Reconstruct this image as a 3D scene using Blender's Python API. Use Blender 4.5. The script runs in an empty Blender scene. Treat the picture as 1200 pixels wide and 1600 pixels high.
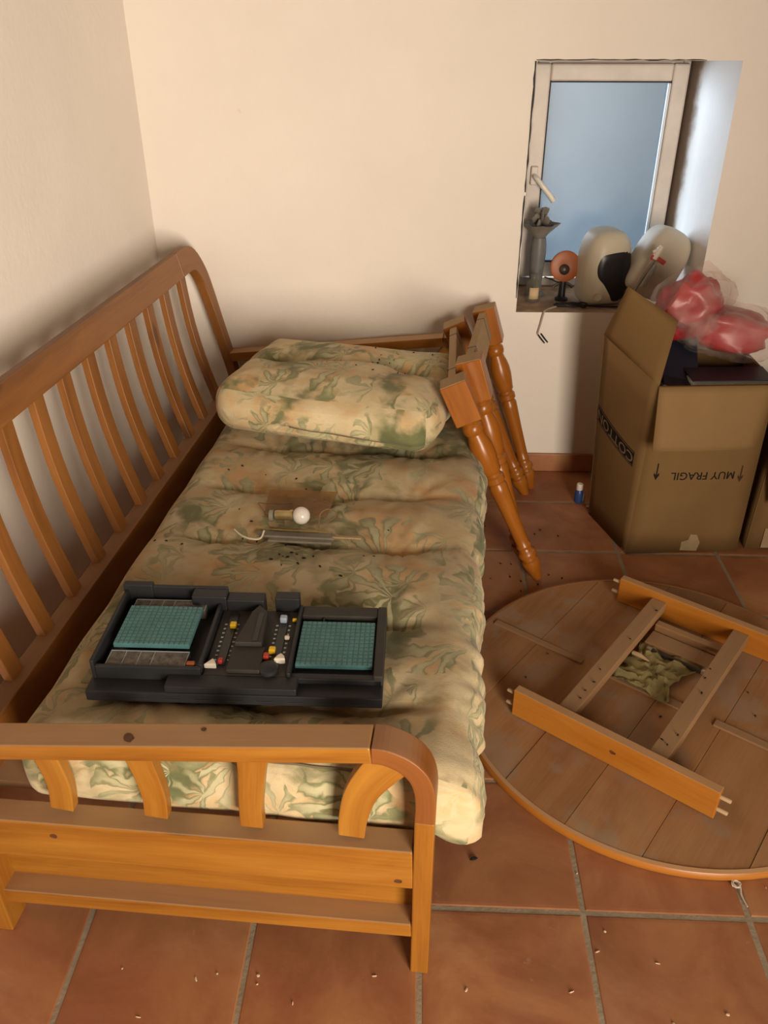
import bpy, bmesh, math, random
from math import sin, cos, pi, radians, sqrt, atan2, exp
from mathutils import Vector, Matrix, noise as mn

random.seed(7)
SC = bpy.context.scene
COL = SC.collection

# ---------------------------------------------------------------- camera
cam_d = bpy.data.cameras.new('camera')
cam = bpy.data.objects.new('camera', cam_d); COL.objects.link(cam)
cam.location = (-0.3648, -1.0534, 1.5781)
cam.rotation_euler = (radians(90 - 30.935), 0, radians(2.38))
cam_d.sensor_fit = 'HORIZONTAL'; cam_d.sensor_width = 36.0
cam_d.lens = 1297.5 * 36.0 / 1200.0
cam_d.clip_start = 0.02
SC.camera = cam

# ---------------------------------------------------------------- world, lamps, exposure
world = bpy.data.worlds.new('sky'); SC.world = world; world.use_nodes = True
wb = world.node_tree.nodes['Background']
wb.inputs[0].default_value = (0.55, 0.70, 1.0, 1); wb.inputs[1].default_value = 0.05

def area(name, loc, target, sx, sy, power, color, spread=180):
    d = bpy.data.lights.new(name, 'AREA'); d.shape = 'RECTANGLE'
    d.size = sx; d.size_y = sy; d.energy = power; d.color = color; d.spread = radians(spread)
    o = bpy.data.objects.new(name, d); COL.objects.link(o)
    o.location = loc
    o.rotation_euler = (Vector(target) - Vector(loc)).to_track_quat('-Z', 'Y').to_euler()
    return o
# daylight through the open door behind the camera
area("door_daylight", (0.80, -2.55, 1.15), (-1.45, 1.6, 1.22), 1.0, 1.9, 58, (1.0, 0.85, 0.68), 95)
# cool daylight outside the small window
area('yard_daylight', (-0.75, 3.0, 1.15), (0.6, 2.1, 1.05), 0.8, 1.0, 150, (0.86, 0.93, 1.0))
area('yard_low_fill', (0.55, 2.75, 0.0), (0.45, 3.9, 0.55), 1.2, 0.4, 14, (0.62, 0.80, 1.0))  # added fill lamp, brightens the lower yard wall behind the pane
vs = SC.view_settings
vs.view_transform = 'Standard'; vs.look = 'None'; vs.gamma = 1.0; vs.use_curve_mapping = False
vs.exposure = 0.0
SC.cycles.max_bounces = 8; SC.cycles.diffuse_bounces = 5; SC.cycles.transparent_max_bounces = 12
SC.cycles.caustics_refractive = False; SC.cycles.caustics_reflective = False
SC.cycles.sample_clamp_indirect = 4.0

# ---------------------------------------------------------------- node helpers
class NT:
    def __init__(s, name):
        s.m = bpy.data.materials.new(name); s.m.use_nodes = True
        s.t = s.m.node_tree; s.N = s.t.nodes; s.L = s.t.links
        s.b = s.N['Principled BSDF']
    def new(s, ty, **k):
        n = s.N.new(ty)
        for a, v in k.items(): setattr(n, a, v)
        return n
    def put(s, sock, v):
        if isinstance(v, bpy.types.NodeSocket): s.L.new(v, sock)
        elif v is not None:
            if isinstance(v, (tuple, list)) and len(v) == 3 and sock.type == 'RGBA': v = (*v, 1)
            sock.default_value = v
    def math(s, op, a, b=None, c=None, clamp=False):
        n = s.new('ShaderNodeMath', operation=op, use_clamp=clamp)
        for i, v in enumerate((a, b, c)):
            if v is not None: s.put(n.inputs[i], v)
        return n.outputs[0]
    def vmath(s, op, a, b=None, scale=None):
        n = s.new('ShaderNodeVectorMath', operation=op)
        s.put(n.inputs[0], a)
        if b is not None: s.put(n.inputs[1], b)
        if scale is not None: s.put(n.inputs['Scale'], scale)
        return n.outputs[0]
    def map(s, v, scale=(1, 1, 1), loc=(0, 0, 0), rot=(0, 0, 0)):
        n = s.new('ShaderNodeMapping'); s.put(n.inputs[0], v)
        n.inputs['Scale'].default_value = scale; n.inputs['Location'].default_value = loc; n.inputs['Rotation'].default_value = rot
        return n.outputs[0]
    def noise(s, v, scale=5, detail=4, rough=.55, dist=0, col=False):
        n = s.new('ShaderNodeTexNoise'); s.put(n.inputs['Vector'], v)
        n.inputs['Scale'].default_value = scale; n.inputs['Detail'].default_value = detail
        n.inputs['Roughness'].default_value = rough; n.inputs['Distortion'].default_value = dist
        return n.outputs['Color' if col else 'Fac']
    def ramp(s, f, stops, interp='LINEAR'):
        n = s.new('ShaderNodeValToRGB'); s.put(n.inputs[0], f); e = n.color_ramp.elements
        n.color_ramp.interpolation = interp
        while len(e) < len(stops): e.new(0.5)
        for el, (p, c) in zip(e, stops):
            el.position = p; el.color = (*c, 1) if len(c) == 3 else c
        return n.outputs[0]
    def step(s, f, a, b):
        n = s.new('ShaderNodeMapRange', interpolation_type='SMOOTHSTEP'); s.put(n.inputs[0], f)
        s.put(n.inputs[1], a); s.put(n.inputs[2], b)
        return n.outputs[0]
    def mix(s, f, a, b, mode='MIX'):
        n = s.new('ShaderNodeMix', data_type='RGBA', blend_type=mode)
        s.put(n.inputs[0], f); s.put(n.inputs[6], a); s.put(n.inputs[7], b)
        return n.outputs[2]
    def bump(s, h, strength=.3, dist=.002):
        n = s.new('ShaderNodeBump'); n.inputs['Strength'].default_value = strength; n.inputs['Distance'].default_value = dist
        s.put(n.inputs['Height'], h); s.L.new(n.outputs[0], s.b.inputs['Normal'])
    def attr(s, name): return s.new('ShaderNodeAttribute', attribute_name=name).outputs['Vector']
    def obj(s): return s.new('ShaderNodeTexCoord').outputs['Object']
    def uv(s): return s.new('ShaderNodeTexCoord').outputs['UV']
    def rnd(s): return s.new('ShaderNodeObjectInfo').outputs['Random']
    def world(s): return s.new('ShaderNodeNewGeometry').outputs['Position']
    def up(s):
        g = s.new('ShaderNodeNewGeometry'); x = s.new('ShaderNodeSeparateXYZ'); s.L.new(g.outputs['True Normal'], x.inputs[0])
        return x.outputs[2]
    def fin(s, color=None, rough=.5, spec=.5, **k):
        if color is not None: s.put(s.b.inputs['Base Color'], color)
        s.put(s.b.inputs['Roughness'], rough); s.put(s.b.inputs['Specular IOR Level'], spec)
        for a, v in k.items(): s.put(s.b.inputs[a.replace('_', ' ')], v)
        return s.m

def plain(name, color, rough=.5, spec=.5, vary=.12, scale=30, **k):
    n = NT(name); f = n.noise(n.obj(), scale, 4)
    lo = tuple(c * (1 - vary) for c in color); hi = tuple(min(1, c * (1 + vary)) for c in color)
    return n.fin(n.ramp(f, [(.3, lo), (.7, hi)]), rough, spec, **k)

WK = .74
def wood(name, dark, mid, light, dust=0.5, rough=.4, spec=.5, dustcol=(.66, .48, .30), knots=True, stain=0):
    n = NT(name); g = n.attr('gc')
    dark, mid, light, dustcol = (tuple(c * WK for c in t) for t in (dark, mid, light, dustcol))
    off = n.vmath('SCALE', (13.1, 7.7, 3.3), scale=n.rnd())
    g = n.vmath('ADD', g, off)
    warp = n.noise(n.map(g, (1.6, 5, 5)), 1, 2, col=True)
    g2 = n.vmath('ADD', n.map(g, (.9, 16, 16)), n.vmath('SCALE', warp, scale=2.4))
    f = n.noise(g2, 1.0, 5, .6)
    fine = n.noise(n.map(g, (6, 190, 190)), 1, 3)
    f = n.math('ADD', n.math('MULTIPLY', f, .75), n.math('MULTIPLY', fine, .27))
    col = n.ramp(f, [(.3, dark), (.48, mid), (.68, light)])
    if knots:
        v = n.new('ShaderNodeTexVoronoi', voronoi_dimensions='2D'); n.put(v.inputs['Vector'], n.map(g, (3.2, 8.5, 1))); v.inputs['Scale'].default_value = 1
        sx = n.new('ShaderNodeSeparateColor'); n.L.new(v.outputs['Color'], sx.inputs[0])
        k = n.math('MULTIPLY', n.step(v.outputs['Distance'], .16, .07), n.step(sx.outputs[0], .80, .83))
        col = n.mix(n.math('MULTIPLY', k, .8), col, (.10, .035, .012))
    if stain:
        w = n.noise(n.world(), 7, 4, .6)
        col = n.mix(n.math('MULTIPLY', n.step(w, .49, .60), stain), col, (.36, .29, .225))
        col = n.mix(n.math('MULTIPLY', n.rnd(), .35), col, (.17, .075, .03))
        w2 = n.noise(n.world(), 3.1, 3, .5)
        col = n.mix(n.math('MULTIPLY', n.step(w2, .48, .62), stain * .7), col, (.16, .075, .03))
    # dust that lies on upward faces
    d = n.math('MULTIPLY', n.step(n.up(), .55, .95), n.math('MULTIPLY_ADD', n.noise(n.world(), 9, 4), .5, .6))
    col = n.mix(n.math('MULTIPLY', d, dust, clamp=True), col, dustcol)
    n.bump(f, .15, .0015)
    rg = n.math('MULTIPLY_ADD', d, dust * .5, rough, clamp=True)
    return n.fin(col, rg, spec)

def fabric(name, seed=0, dirt=.35, lift=1.0):
    n = NT(name); uv = n.uv()
    wob = n.vmath('SCALE', n.vmath('SUBTRACT', n.noise(uv, 9, 3, col=True), (.5, .5, .5)), scale=.075)
    p = n.vmath('ADD', n.vmath('ADD', uv, wob), (seed * 3.7, seed * 1.9, 0))
    big = n.noise(p, 3.6, 4, .55)
    stk = None
    for sc, k, rad, so in ((4.6, 10, .19, 0), (8.0, 8, .12, 5.3)):
        q = n.vmath('ADD', p, (so, so * .7, 0))
        v = n.new('ShaderNodeTexVoronoi', voronoi_dimensions='2D'); n.put(v.inputs['Vector'], q); v.inputs['Scale'].default_value = sc
        dl = n.vmath('SUBTRACT', q, v.outputs['Position'])
        sp = n.new('ShaderNodeSeparateXYZ'); n.L.new(dl, sp.inputs[0])
        cc = n.new('ShaderNodeSeparateColor'); n.L.new(v.outputs['Color'], cc.inputs[0])
        ang = n.math('ADD', n.math('ARCTAN2', sp.outputs[0], sp.outputs[1]), n.math('MULTIPLY', cc.outputs[1], 6.28))
        dist = n.math('SQRT', n.math('ADD', n.math('MULTIPLY', sp.outputs[0], sp.outputs[0]), n.math('MULTIPLY', sp.outputs[1], sp.outputs[1])))
        fr = n.math('SINE', n.math('ADD', n.math('MULTIPLY', ang, k), n.math('MULTIPLY', n.noise(q, 16, 3), 7)))
        fan = n.step(n.math('COSINE', n.math('MULTIPLY', ang, .5)), .25, .75)
        m = n.math('MULTIPLY', n.math('MULTIPLY', n.step(fr, -.75, .9), fan), n.step(dist, rad, rad * .35))
        stk = m if stk is None else n.math('MAXIMUM', stk, n.math('MULTIPLY', m, .8))
    soft = n.noise(n.vmath('ADD', n.map(p, (1, 2.2, 1), rot=(0, 0, .6)), (3, 1, 0)), 15, 4, .6)
    cream = n.ramp(n.math('ADD', n.math('MULTIPLY', n.noise(p, 5.5, 3), .75), n.math('MULTIPLY', soft, .25)), [(.34, (.54, .46, .24)), (.44, (.80, .67, .42)), (.53, (.76, .57, .31)), (.61, (.76, .46, .21))])
    cream = n.mix(n.math('MULTIPLY', stk, .45), cream, (.90, .82, .58))
    green = n.ramp(n.math('ADD', n.math('MULTIPLY', stk, .65), n.math('MULTIPLY', soft, .5)), [(.12, (.15, .165, .072)), (.36, (.21, .225, .10)), (.58, (.34, .34, .175)), (.85, (.66, .61, .37))])
    gm = n.math('ADD', big, n.math('MULTIPLY', n.math('SUBTRACT', stk, .28), .24))
    gm = n.math('ADD', gm, n.math('MULTIPLY', n.math('SUBTRACT', soft, .5), .16))
    col = n.mix(n.step(gm, .440, .555), cream, green)
    wr = n.math('MULTIPLY', n.step(n.up(), .35, .9), n.math('MULTIPLY_ADD', n.noise(n.world(), 5, 3), .8, .55))
    col = n.mix(n.math('MULTIPLY', wr, dirt, clamp=True), col, (.17, .125, .07))
    col = n.mix(1.0, col, (lift, lift, lift), 'MULTIPLY')
    n.bump(n.math('ADD', n.noise(uv, 400, 2), n.math('MULTIPLY', n.noise(uv, 28, 3), 3)), .35, .002)
    return n.fin(col, .85, .25, Sheen_Weight=.1)

M = {}
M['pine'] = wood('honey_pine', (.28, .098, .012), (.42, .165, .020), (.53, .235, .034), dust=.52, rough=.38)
M['pine_back_shaded'] = wood('honey_pine_back_shaded', (.20, .070, .015), (.30, .112, .022), (.39, .155, .034), dust=.5, rough=.42, dustcol=(.24, .15, .09))  # backrest pine: shade put into the wood colour, plus browner dust
M['pine_dark'] = wood('end_grain_pine', (.20, .062, .014), (.27, .09, .019), (.34, .12, .028), dust=.3, rough=.4, knots=False)
M['turned'] = wood('varnished_turned_pine', (.27, .075, .008), (.40, .125, .012), (.50, .17, .02), dust=.12, rough=.30, spec=.5, knots=False)
M['apron'] = wood('orange_apron', (.46, .15, .016), (.56, .20, .024), (.64, .26, .04), dust=.62, rough=.35)
M['rawtop'] = wood('raw_underside', (.40, .175, .060), (.53, .255, .10), (.64, .34, .15), dust=.14, rough=.7, spec=.2, knots=False, stain=.5)
M['rail'] = wood('raw_rail', (.34, .175, .08), (.42, .23, .11), (.48, .28, .14), dust=.3, rough=.7, spec=.2, knots=False)
M['dowel'] = wood('pale_dowel', (.62, .42, .22), (.70, .50, .28), (.78, .58, .34), dust=.1, rough=.6, knots=False)
M['rawedge'] = wood('sawn_edge', (.46, .29, .15), (.54, .36, .19), (.60, .42, .24), dust=.35, rough=.75, spec=.2, dustcol=(.40, .30, .2), knots=False)
M['fabric'] = fabric('palm_print_mattress', 0, .34, .74)
M['fabric2'] = fabric('palm_print_cushion', 5, .22, .80)
M['piping'] = plain('piping_cord', (.16, .13, .08), .9, .1)
M['black'] = plain('black_plastic', (.012, .012, .014), .35, .5)
M['charcoal'] = plain('charcoal_plastic', (.019, .021, .024), .5, .4)
M['charcoal2'] = plain('dusty_charcoal', (.040, .036, .032), .6, .3)
M['teal'] = plain('teal_plastic', (.075, .19, .205), .5, .3)
M['teal2'] = plain('teal_peg', (.095, .225, .24), .5, .3)
M['labelstrip'] = plain('game_print_strip', (.13, .115, .10), .5, .3, .6, 90)
M['lightgrey'] = plain('light_grey_line', (.35, .40, .40), .5, .3)
M['yellow'] = plain('yellow_plastic', (.80, .52, .02), .4)
M['red'] = plain('red_plastic', (.45, .04, .025), .4)
M['orangepl'] = plain('orange_plastic', (.33, .09, .02), .45)
M['whitepl'] = plain('white_plastic', (.75, .70, .60), .4)
M['bluepl'] = plain('pale_blue_plastic', (.35, .42, .55), .4)
M['cream'] = plain('cream_dispenser', (.56, .50, .38), .42, .4, .06, 6)
M['cream2'] = plain('dusty_cream_dispenser', (.58, .52, .42), .5, .4, .07, 6)
M['brass'] = plain('dull_brass', (.42, .33, .15), .35, .5, .2, 40, Metallic=.75)
M['wire'] = plain('brown_wire', (.22, .13, .06), .45, .5, Metallic=.4)
M['whitewire'] = plain('cream_flex', (.72, .66, .52), .5)
M['greymetal'] = plain('grey_painted_metal', (.23, .21, .165), .5, .4)
M['darkmetal'] = plain('dark_steel', (.07, .055, .045), .4, .5, Metallic=.6)
M['steel'] = plain('bright_steel', (.55, .52, .48), .3, .5, Metallic=.8)
M['drop'] = plain('droppings', (.018, .014, .010), .8, .2)
M['crumb'] = plain('pale_crumbs', (.70, .55, .38), .8, .2)
M['twine'] = plain('white_twine', (.62, .56, .48), .9, .1)
M['paper'] = plain('white_paper', (.70, .66, .58), .7, .2, .05)
M['binder'] = plain('black_binder', (.012, .013, .017), .4, .4)
M['darkblue'] = plain('navy_card', (.014, .017, .03), .5, .3)
M['bluebottle'] = plain('blue_bottle', (.035, .075, .24), .3, .5)
M['sage'] = plain('sage_cloth', (.30, .25, .115), .9, .1, .35, 25)
M['rag'] = plain('grey_rag', (.20, .16, .125), .9, .1)
M['ruffle'] = plain('grey_ruffled_glass', (.20, .18, .15), .35, .4, .25, 20)
M['stem'] = plain('dull_stem', (.15, .145, .14), .45, .4)
M['tan'] = plain('tan_card_label', (.60, .45, .26), .75, .2, .05)
M['ink'] = plain('black_ink', (.018, .013, .010), .7, .1)
M['inkbrown'] = plain('dark_brown_ink', (.055, .034, .018), .7, .1)
M['inkpale'] = plain('pale_ink', (.21, .145, .09), .7, .1)
M['tapepatch'] = plain('pale_tape', (.33, .25, .14), .6, .2)
M['cable'] = plain('black_cable', (.018, .015, .016), .5, .3)
M['cablepale'] = plain('grey_flat_lead', (.34, .28, .24), .5, .3)
M['clear'] = None

def card():
    n = NT('cardboard'); g = n.obj()
    f = n.noise(g, 3.0, 4); f2 = n.noise(n.map(g, (220, 8, 8)), 1, 2)
    c = n.ramp(f, [(.3, (.165, .096, .036)), (.7, (.215, .127, .050))])
    c = n.mix(n.math('MULTIPLY', f2, .12), c, (.125, .068, .026))
    n.bump(n.noise(n.map(g, (260, 3, 3)), 1, 1), .12, .001)
    return n.fin(c, .8, .2)
M['card'] = card()
def card2():
    n = NT('cardboard_inside'); f = n.noise(n.obj(), 4, 4)
    return n.fin(n.ramp(f, [(.3, (.225, .135, .056)), (.7, (.265, .165, .070))]), .8, .2)
M['cardin'] = card2()

def plaster(name, a, b, stain=True):
    n = NT(name); p = n.world()
    f = n.noise(p, 2.2, 5, .6); c = n.ramp(f, [(.3, a), (.7, b)])
    if stain:
        sp = n.noise(p, 14, 2); c = n.mix(n.math('MULTIPLY', n.step(sp, .74, .80), .25), c, (.45, .36, .26))
    n.bump(n.math('ADD', n.noise(p, 6, 4), n.math('MULTIPLY', n.noise(p, 60, 3), .25)), .22, .012)
    return n.fin(c, .9, .15)
M['wall'] = plaster('white_plaster', (.79, .735, .67), (.84, .785, .72))
M['ceil'] = plaster('bounce_dimmed_ceiling', (.22, .15, .095), (.28, .20, .13), False)  # unseen ceiling, colour darkened to cut bounced light
M['dim_wall'] = plaster('bounce_dimmed_plaster', (.40, .33, .25), (.46, .38, .30), False)  # unseen right and front walls, toned down to cut bounced light
M['outside'] = plaster('yard_render', (.10, .115, .12), (.14, .155, .16), False)
def reveal():
    n = NT('stained_reveal'); p = n.world(); s = n.new('ShaderNodeSeparateXYZ'); n.L.new(p, s.inputs[0])
    c = n.ramp(n.noise(p, 3, 4), [(.3, (.66, .63, .59)), (.7, (.74, .70, .65))])
    # mould and dust stain along the frame and dirt on the sill
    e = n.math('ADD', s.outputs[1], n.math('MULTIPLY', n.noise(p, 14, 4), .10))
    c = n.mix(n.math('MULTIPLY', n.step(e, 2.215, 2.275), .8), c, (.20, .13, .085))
    c = n.mix(n.math('MULTIPLY', n.step(s.outputs[2], .668, .652), .9), c, n.ramp(n.noise(p, 22, 4), [(.35, (.34, .22, .13)), (.65, (.55, .39, .26))]))
    n.bump(n.noise(p, 40, 4), .3, .004)
    return n.fin(c, .9, .1)
M['reveal'] = reveal()
M['upvc'] = plain('white_window_frame', (.62, .55, .49), .4, .4, .12, 9)
M['gasket'] = plain('dark_gasket', (.03, .03, .035), .6, .2)
M['bead'] = plain('white_glazing_bead', (.62, .66, .70), .35, .5, .03)
def pane():
    n = NT('dusty_frosted_pane'); p = n.world()
    tr = n.new('ShaderNodeBsdfTransparent'); tr.inputs[0].default_value = (.80, .86, .92, 1)
    di = n.new('ShaderNodeBsdfTranslucent'); di.inputs[0].default_value = (.085, .10, .11, 1)
    mx = n.new('ShaderNodeMixShader')
    n.put(mx.inputs[0], n.math('MULTIPLY_ADD', n.noise(p, 2.5, 2), .3, .14))
    n.L.new(tr.outputs[0], mx.inputs[1]); n.L.new(di.outputs[0], mx.inputs[2])
    m2 = n.new('ShaderNodeMixShader'); m2.inputs[0].default_value = .03
    gl = n.new('ShaderNodeBsdfGlossy'); gl.inputs['Roughness'].default_value = .35; gl.inputs[0].default_value = (.8, .8, .8, 1)
    n.L.new(mx.outputs[0], m2.inputs[1]); n.L.new(gl.outputs[0], m2.inputs[2])
    n.L.new(m2.outputs[0], n.N['Material Output'].inputs[0])
    return n.m
M['pane'] = pane()
def film(name, tint, mixf, rough=.2, base=(.8, .75, .72)):
    n = NT(name)
    tr = n.new('ShaderNodeBsdfTransparent'); tr.inputs[0].default_value = (*tint, 1)
    n.put(n.b.inputs['Base Color'], base); n.put(n.b.inputs['Roughness'], rough)
    mx = n.new('ShaderNodeMixShader')
    n.put(mx.inputs[0], n.math('MULTIPLY_ADD', n.noise(n.obj(), 12, 3), .5, mixf - .25, clamp=True))
    n.L.new(tr.outputs[0], mx.inputs[1]); n.L.new(n.b.outputs[0], mx.inputs[2])
    n.L.new(mx.outputs[0], n.N['Material Output'].inputs[0])
    return n.m
M['film'] = film('clear_crumpled_film', (.97, .93, .92), .12, .15)
M['glass'] = film('clear_bottle_glass', (.78, .78, .72), .22, .08, (.35, .33, .28))
M['amber'] = film('brown_glass_pane', (.86, .70, .50), .34, .25, (.34, .21, .10))
M['clearpl'] = film('clear_plastic_tube', (.8, .82, .84), .4, .2, (.5, .5, .48))
def redbag():
    n = NT('red_bag'); f = n.noise(n.obj(), 9, 4)
    return n.fin(n.ramp(f, [(.3, (.27, .008, .012)), (.55, (.40, .016, .019)), (.75, (.48, .035, .035))]), .32, .5)
M['redbag'] = redbag()
def tile():
    n = NT('terracotta_tile'); p = n.world(); r = n.rnd()
    q = n.vmath('ADD', p, n.vmath('SCALE', (9., 5., 0.), scale=r))
    f = n.noise(q, 4.0, 5, .62, .6)
    c = n.ramp(f, [(.28, (.26, .096, .044)), (.45, (.36, .148, .066)), (.60, (.46, .215, .095)), (.76, (.53, .285, .135))])
    c = n.mix(n.math('MULTIPLY', r, .3), c, (.21, .072, .033))
    sp = n.noise(q, 38, 3); c = n.mix(n.math('MULTIPLY', n.step(sp, .68, .78), .35), c, (.50, .33, .21))
    du = n.noise(p, 2.1, 4, .6); c = n.mix(n.math('MULTIPLY', n.step(du, .5, .75), .22), c, (.36, .245, .165))
    n.bump(n.math('ADD', n.noise(q, 9, 4), n.math('MULTIPLY', n.noise(q, 90, 3), .25)), .25, .004)
    return n.fin(c, n.math('MULTIPLY_ADD', n.noise(q, 12, 3), .25, .36), .4)
M['tile'] = tile()
def grout():
    n = NT('grey_grout'); p = n.world()
    n.bump(n.noise(p, 120, 3), .5, .003)
    return n.fin(n.ramp(n.noise(p, 16, 4), [(.3, (.27, .22, .155)), (.7, (.37, .31, .225))]), .95, .1)
M['grout'] = grout()
def bulbm():
    n = NT('white_globe_glass'); return n.fin((.72, .68, .62), .15, .5, Subsurface_Weight=.2)
M['bulb'] = bulbm()

# ---------------------------------------------------------------- mesh helpers
def link(name, me, mat, parent=None, smooth=False):
    o = bpy.data.objects.new(name, me); COL.objects.link(o)
    if mat is not None: me.materials.append(mat)
    if parent is not None: o.parent = parent
    if smooth: me.polygons.foreach_set('use_smooth', [True] * len(me.polygons))
    return o

class MB:
    def __init__(s): s.v = []; s.f = []; s.g = []; s.off = Vector((random.random() * 3, random.random(), random.random()))
    def add(s, vs, fs, gs=None):
        b = len(s.v); s.v += [tuple(v) for v in vs]; s.f += [tuple(b + i for i in f) for f in fs]
        s.g += [tuple(Vector(g) + s.off) for g in (gs if gs is not None else vs)]
        return s
    def build(s, name, mat, parent=None, smooth=False, bevel=0, seg=2):
        me = bpy.data.meshes.new(name); me.from_pydata(s.v, [], s.f)
        a = me.attributes.new('gc', 'FLOAT_VECTOR', 'POINT'); a.data.foreach_set('vector', [c for g in s.g for c in g])
        bm = bmesh.new(); bm.from_mesh(me); bmesh.ops.recalc_face_normals(bm, faces=bm.faces)
        if bevel:
            es = [e for e in bm.edges if len(e.link_faces) == 2 and e.calc_face_angle(0) > radians(40)]
            bmesh.ops.bevel(bm, geom=es, offset=bevel, segments=seg, affect='EDGES', profile=.5)
        bm.to_mesh(me); bm.free()
        o = link(name, me, mat, parent, False)
        if smooth:
            me.polygons.foreach_set('use_smooth', [True] * len(me.polygons))
            try: me.set_sharp_from_angle(angle=radians(38))
            except Exception: pass
        return o
    def box(s, lo, hi, grain=0):
        x0, y0, z0 = lo; x1, y1, z1 = hi
        vs = [(x, y, z) for z in (z0, z1) for y in (y0, y1) for x in (x0, x1)]
        fs = [(0, 2, 3, 1), (4, 5, 7, 6), (0, 1, 5, 4), (2, 6, 7, 3), (0, 4, 6, 2), (1, 3, 7, 5)]
        o = [grain] + [i for i in range(3) if i != grain]
        return s.add(vs, fs, [(v[o[0]], v[o[1]], v[o[2]]) for v in vs])
    def sweep(s, path, w, t, n, closed_ends=True):
        """rectangular bar along path; w = widths across (in the plane), t = thickness along n"""
        path = [Vector(p) for p in path]; n = Vector(n).normalized(); k = len(path)
        ws = w if isinstance(w, (list, tuple)) else [w] * k
        vs = []; gs = []; L = 0
        for i, p in enumerate(path):
            if i == 0: d = (path[1] - p)
            elif i == k - 1: d = (p - path[i - 1])
            else:
                a = (p - path[i - 1]).normalized(); b = (path[i + 1] - p).normalized(); d = a + b
            d.normalize(); c = n.cross(d).normalized()
            nn = d.cross(c).normalized()
            if i: L += (p - path[i - 1]).length
            m = 1.0
            if 0 < i < k - 1:
                cosb = max(.5, a.dot(d)); m = 1 / cosb
            for (sx, sy) in ((-1, -1), (1, -1), (1, 1), (-1, 1)):
                vs.append(p + c * (ws[i] / 2 * sx * m) + nn * (t / 2 * sy)); gs.append((L, ws[i] / 2 * sx, t / 2 * sy))
        fs = []
        for i in range(k - 1):
            for j in range(4):
                a = i * 4 + j; b = i * 4 + (j + 1) % 4
                fs.append((a, b, b + 4, a + 4))
        if closed_ends: fs += [(3, 2, 1, 0), tuple(4 * (k - 1) + j for j in range(4))]
        return s.add(vs, fs, gs)
    def beam(s, p0, p1, w, t, n): return s.sweep([p0, p1], w, t, n)
    def tube(s, path, r, seg=8):
        path = [Vector(p) for p in path]; k = len(path); rs = r if isinstance(r, (list, tuple)) else [r] * k
        vs = []; gs = []; fs = []; L = 0
        d = (path[1] - path[0]).normalized(); u = d.orthogonal().normalized()
        for i, p in enumerate(path):
            d = (path[min(i + 1, k - 1)] - path[max(i - 1, 0)]).normalized()
            u = (u - d * u.dot(d)).normalized(); w = d.cross(u)
            if i: L += (p - path[i - 1]).length
            for j in range(seg):
                a = 2 * pi * j / seg
                vs.append(p + (u * cos(a) + w * sin(a)) * rs[i]); gs.append((L, cos(a) * rs[i], sin(a) * rs[i]))
        for i in range(k - 1):
            for j in range(seg):
                a = i * seg + j; b = i * seg + (j + 1) % seg
                fs.append((a, b, b + seg, a + seg))
        fs += [tuple(reversed(range(seg))), tuple((k - 1) * seg + j for j in range(seg))]
        return s.add(vs, fs, gs)
    def lathe(s, prof, seg=20, o=(0, 0, 0), ax=(0, 0, 1), ripple=None):
        o = Vector(o); ax = Vector(ax).normalized(); u = ax.orthogonal().normalized(); w = ax.cross(u)
        vs = []; gs = []; fs = []; k = len(prof)
        for (r, z) in prof:
            for j in range(seg):
                a = 2 * pi * j / seg; rr = r * (1 + (ripple(a, z) if ripple else 0)); zz = z
                vs.append(o + ax * zz + (u * cos(a) + w * sin(a)) * rr); gs.append((zz, cos(a) * rr, sin(a) * rr))
        for i in range(k - 1):
            for j in range(seg):
                a = i * seg + j; b = i * seg + (j + 1) % seg
                fs.append((a, b, b + seg, a + seg))
        fs += [tuple(reversed(range(seg))), tuple((k - 1) * seg + j for j in range(seg))]
        return s.add(vs, fs, gs)
    def prism(s, poly, z0, z1, M_=None):
        k = len(poly); vs = [(x, y, z0) for x, y in poly] + [(x, y, z1) for x, y in poly]
        fs = [tuple(reversed(range(k))), tuple(range(k, 2 * k))] + [(i, (i + 1) % k, (i + 1) % k + k, i + k) for i in range(k)]
        if M_ is not None: vs = [M_ @ Vector(v) for v in vs]
        return s.add(vs, fs, [(v[0], v[1], v[2]) for v in ([(x, y, z0) for x, y in poly] + [(x, y, z1) for x, y in poly])])

def smooth_path(pts, n=6):
    P = [Vector(p) for p in pts]; out = []
    for i in range(len(P) - 1):
        p0 = P[max(i - 1, 0)]; p1 = P[i]; p2 = P[i + 1]; p3 = P[min(i + 2, len(P) - 1)]
        for k in range(n):
            t = k / n
            out.append(.5 * ((2 * p1) + (p2 - p0) * t + (2 * p0 - 5 * p1 + 4 * p2 - p3) * t * t + (3 * p1 - p0 - 3 * p2 + p3) * t ** 3))
    out.append(P[-1]); return out

def thing(name, label, cat, loc=(0, 0, 0), rotz=0, group=None, rot=None):
    o = bpy.data.objects.new(name, None); COL.objects.link(o); o.empty_display_size = .05
    o.location = loc; o.rotation_euler = rot if rot else (0, 0, rotz)
    return tag(o, label, cat, group)
def tag(o, label, cat, group=None, kind=None):
    o['label'] = label; o['category'] = cat
    if group: o['group'] = group
    if kind: o['kind'] = kind
    return o
def struct(o): o['kind'] = 'structure'; return o

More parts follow.
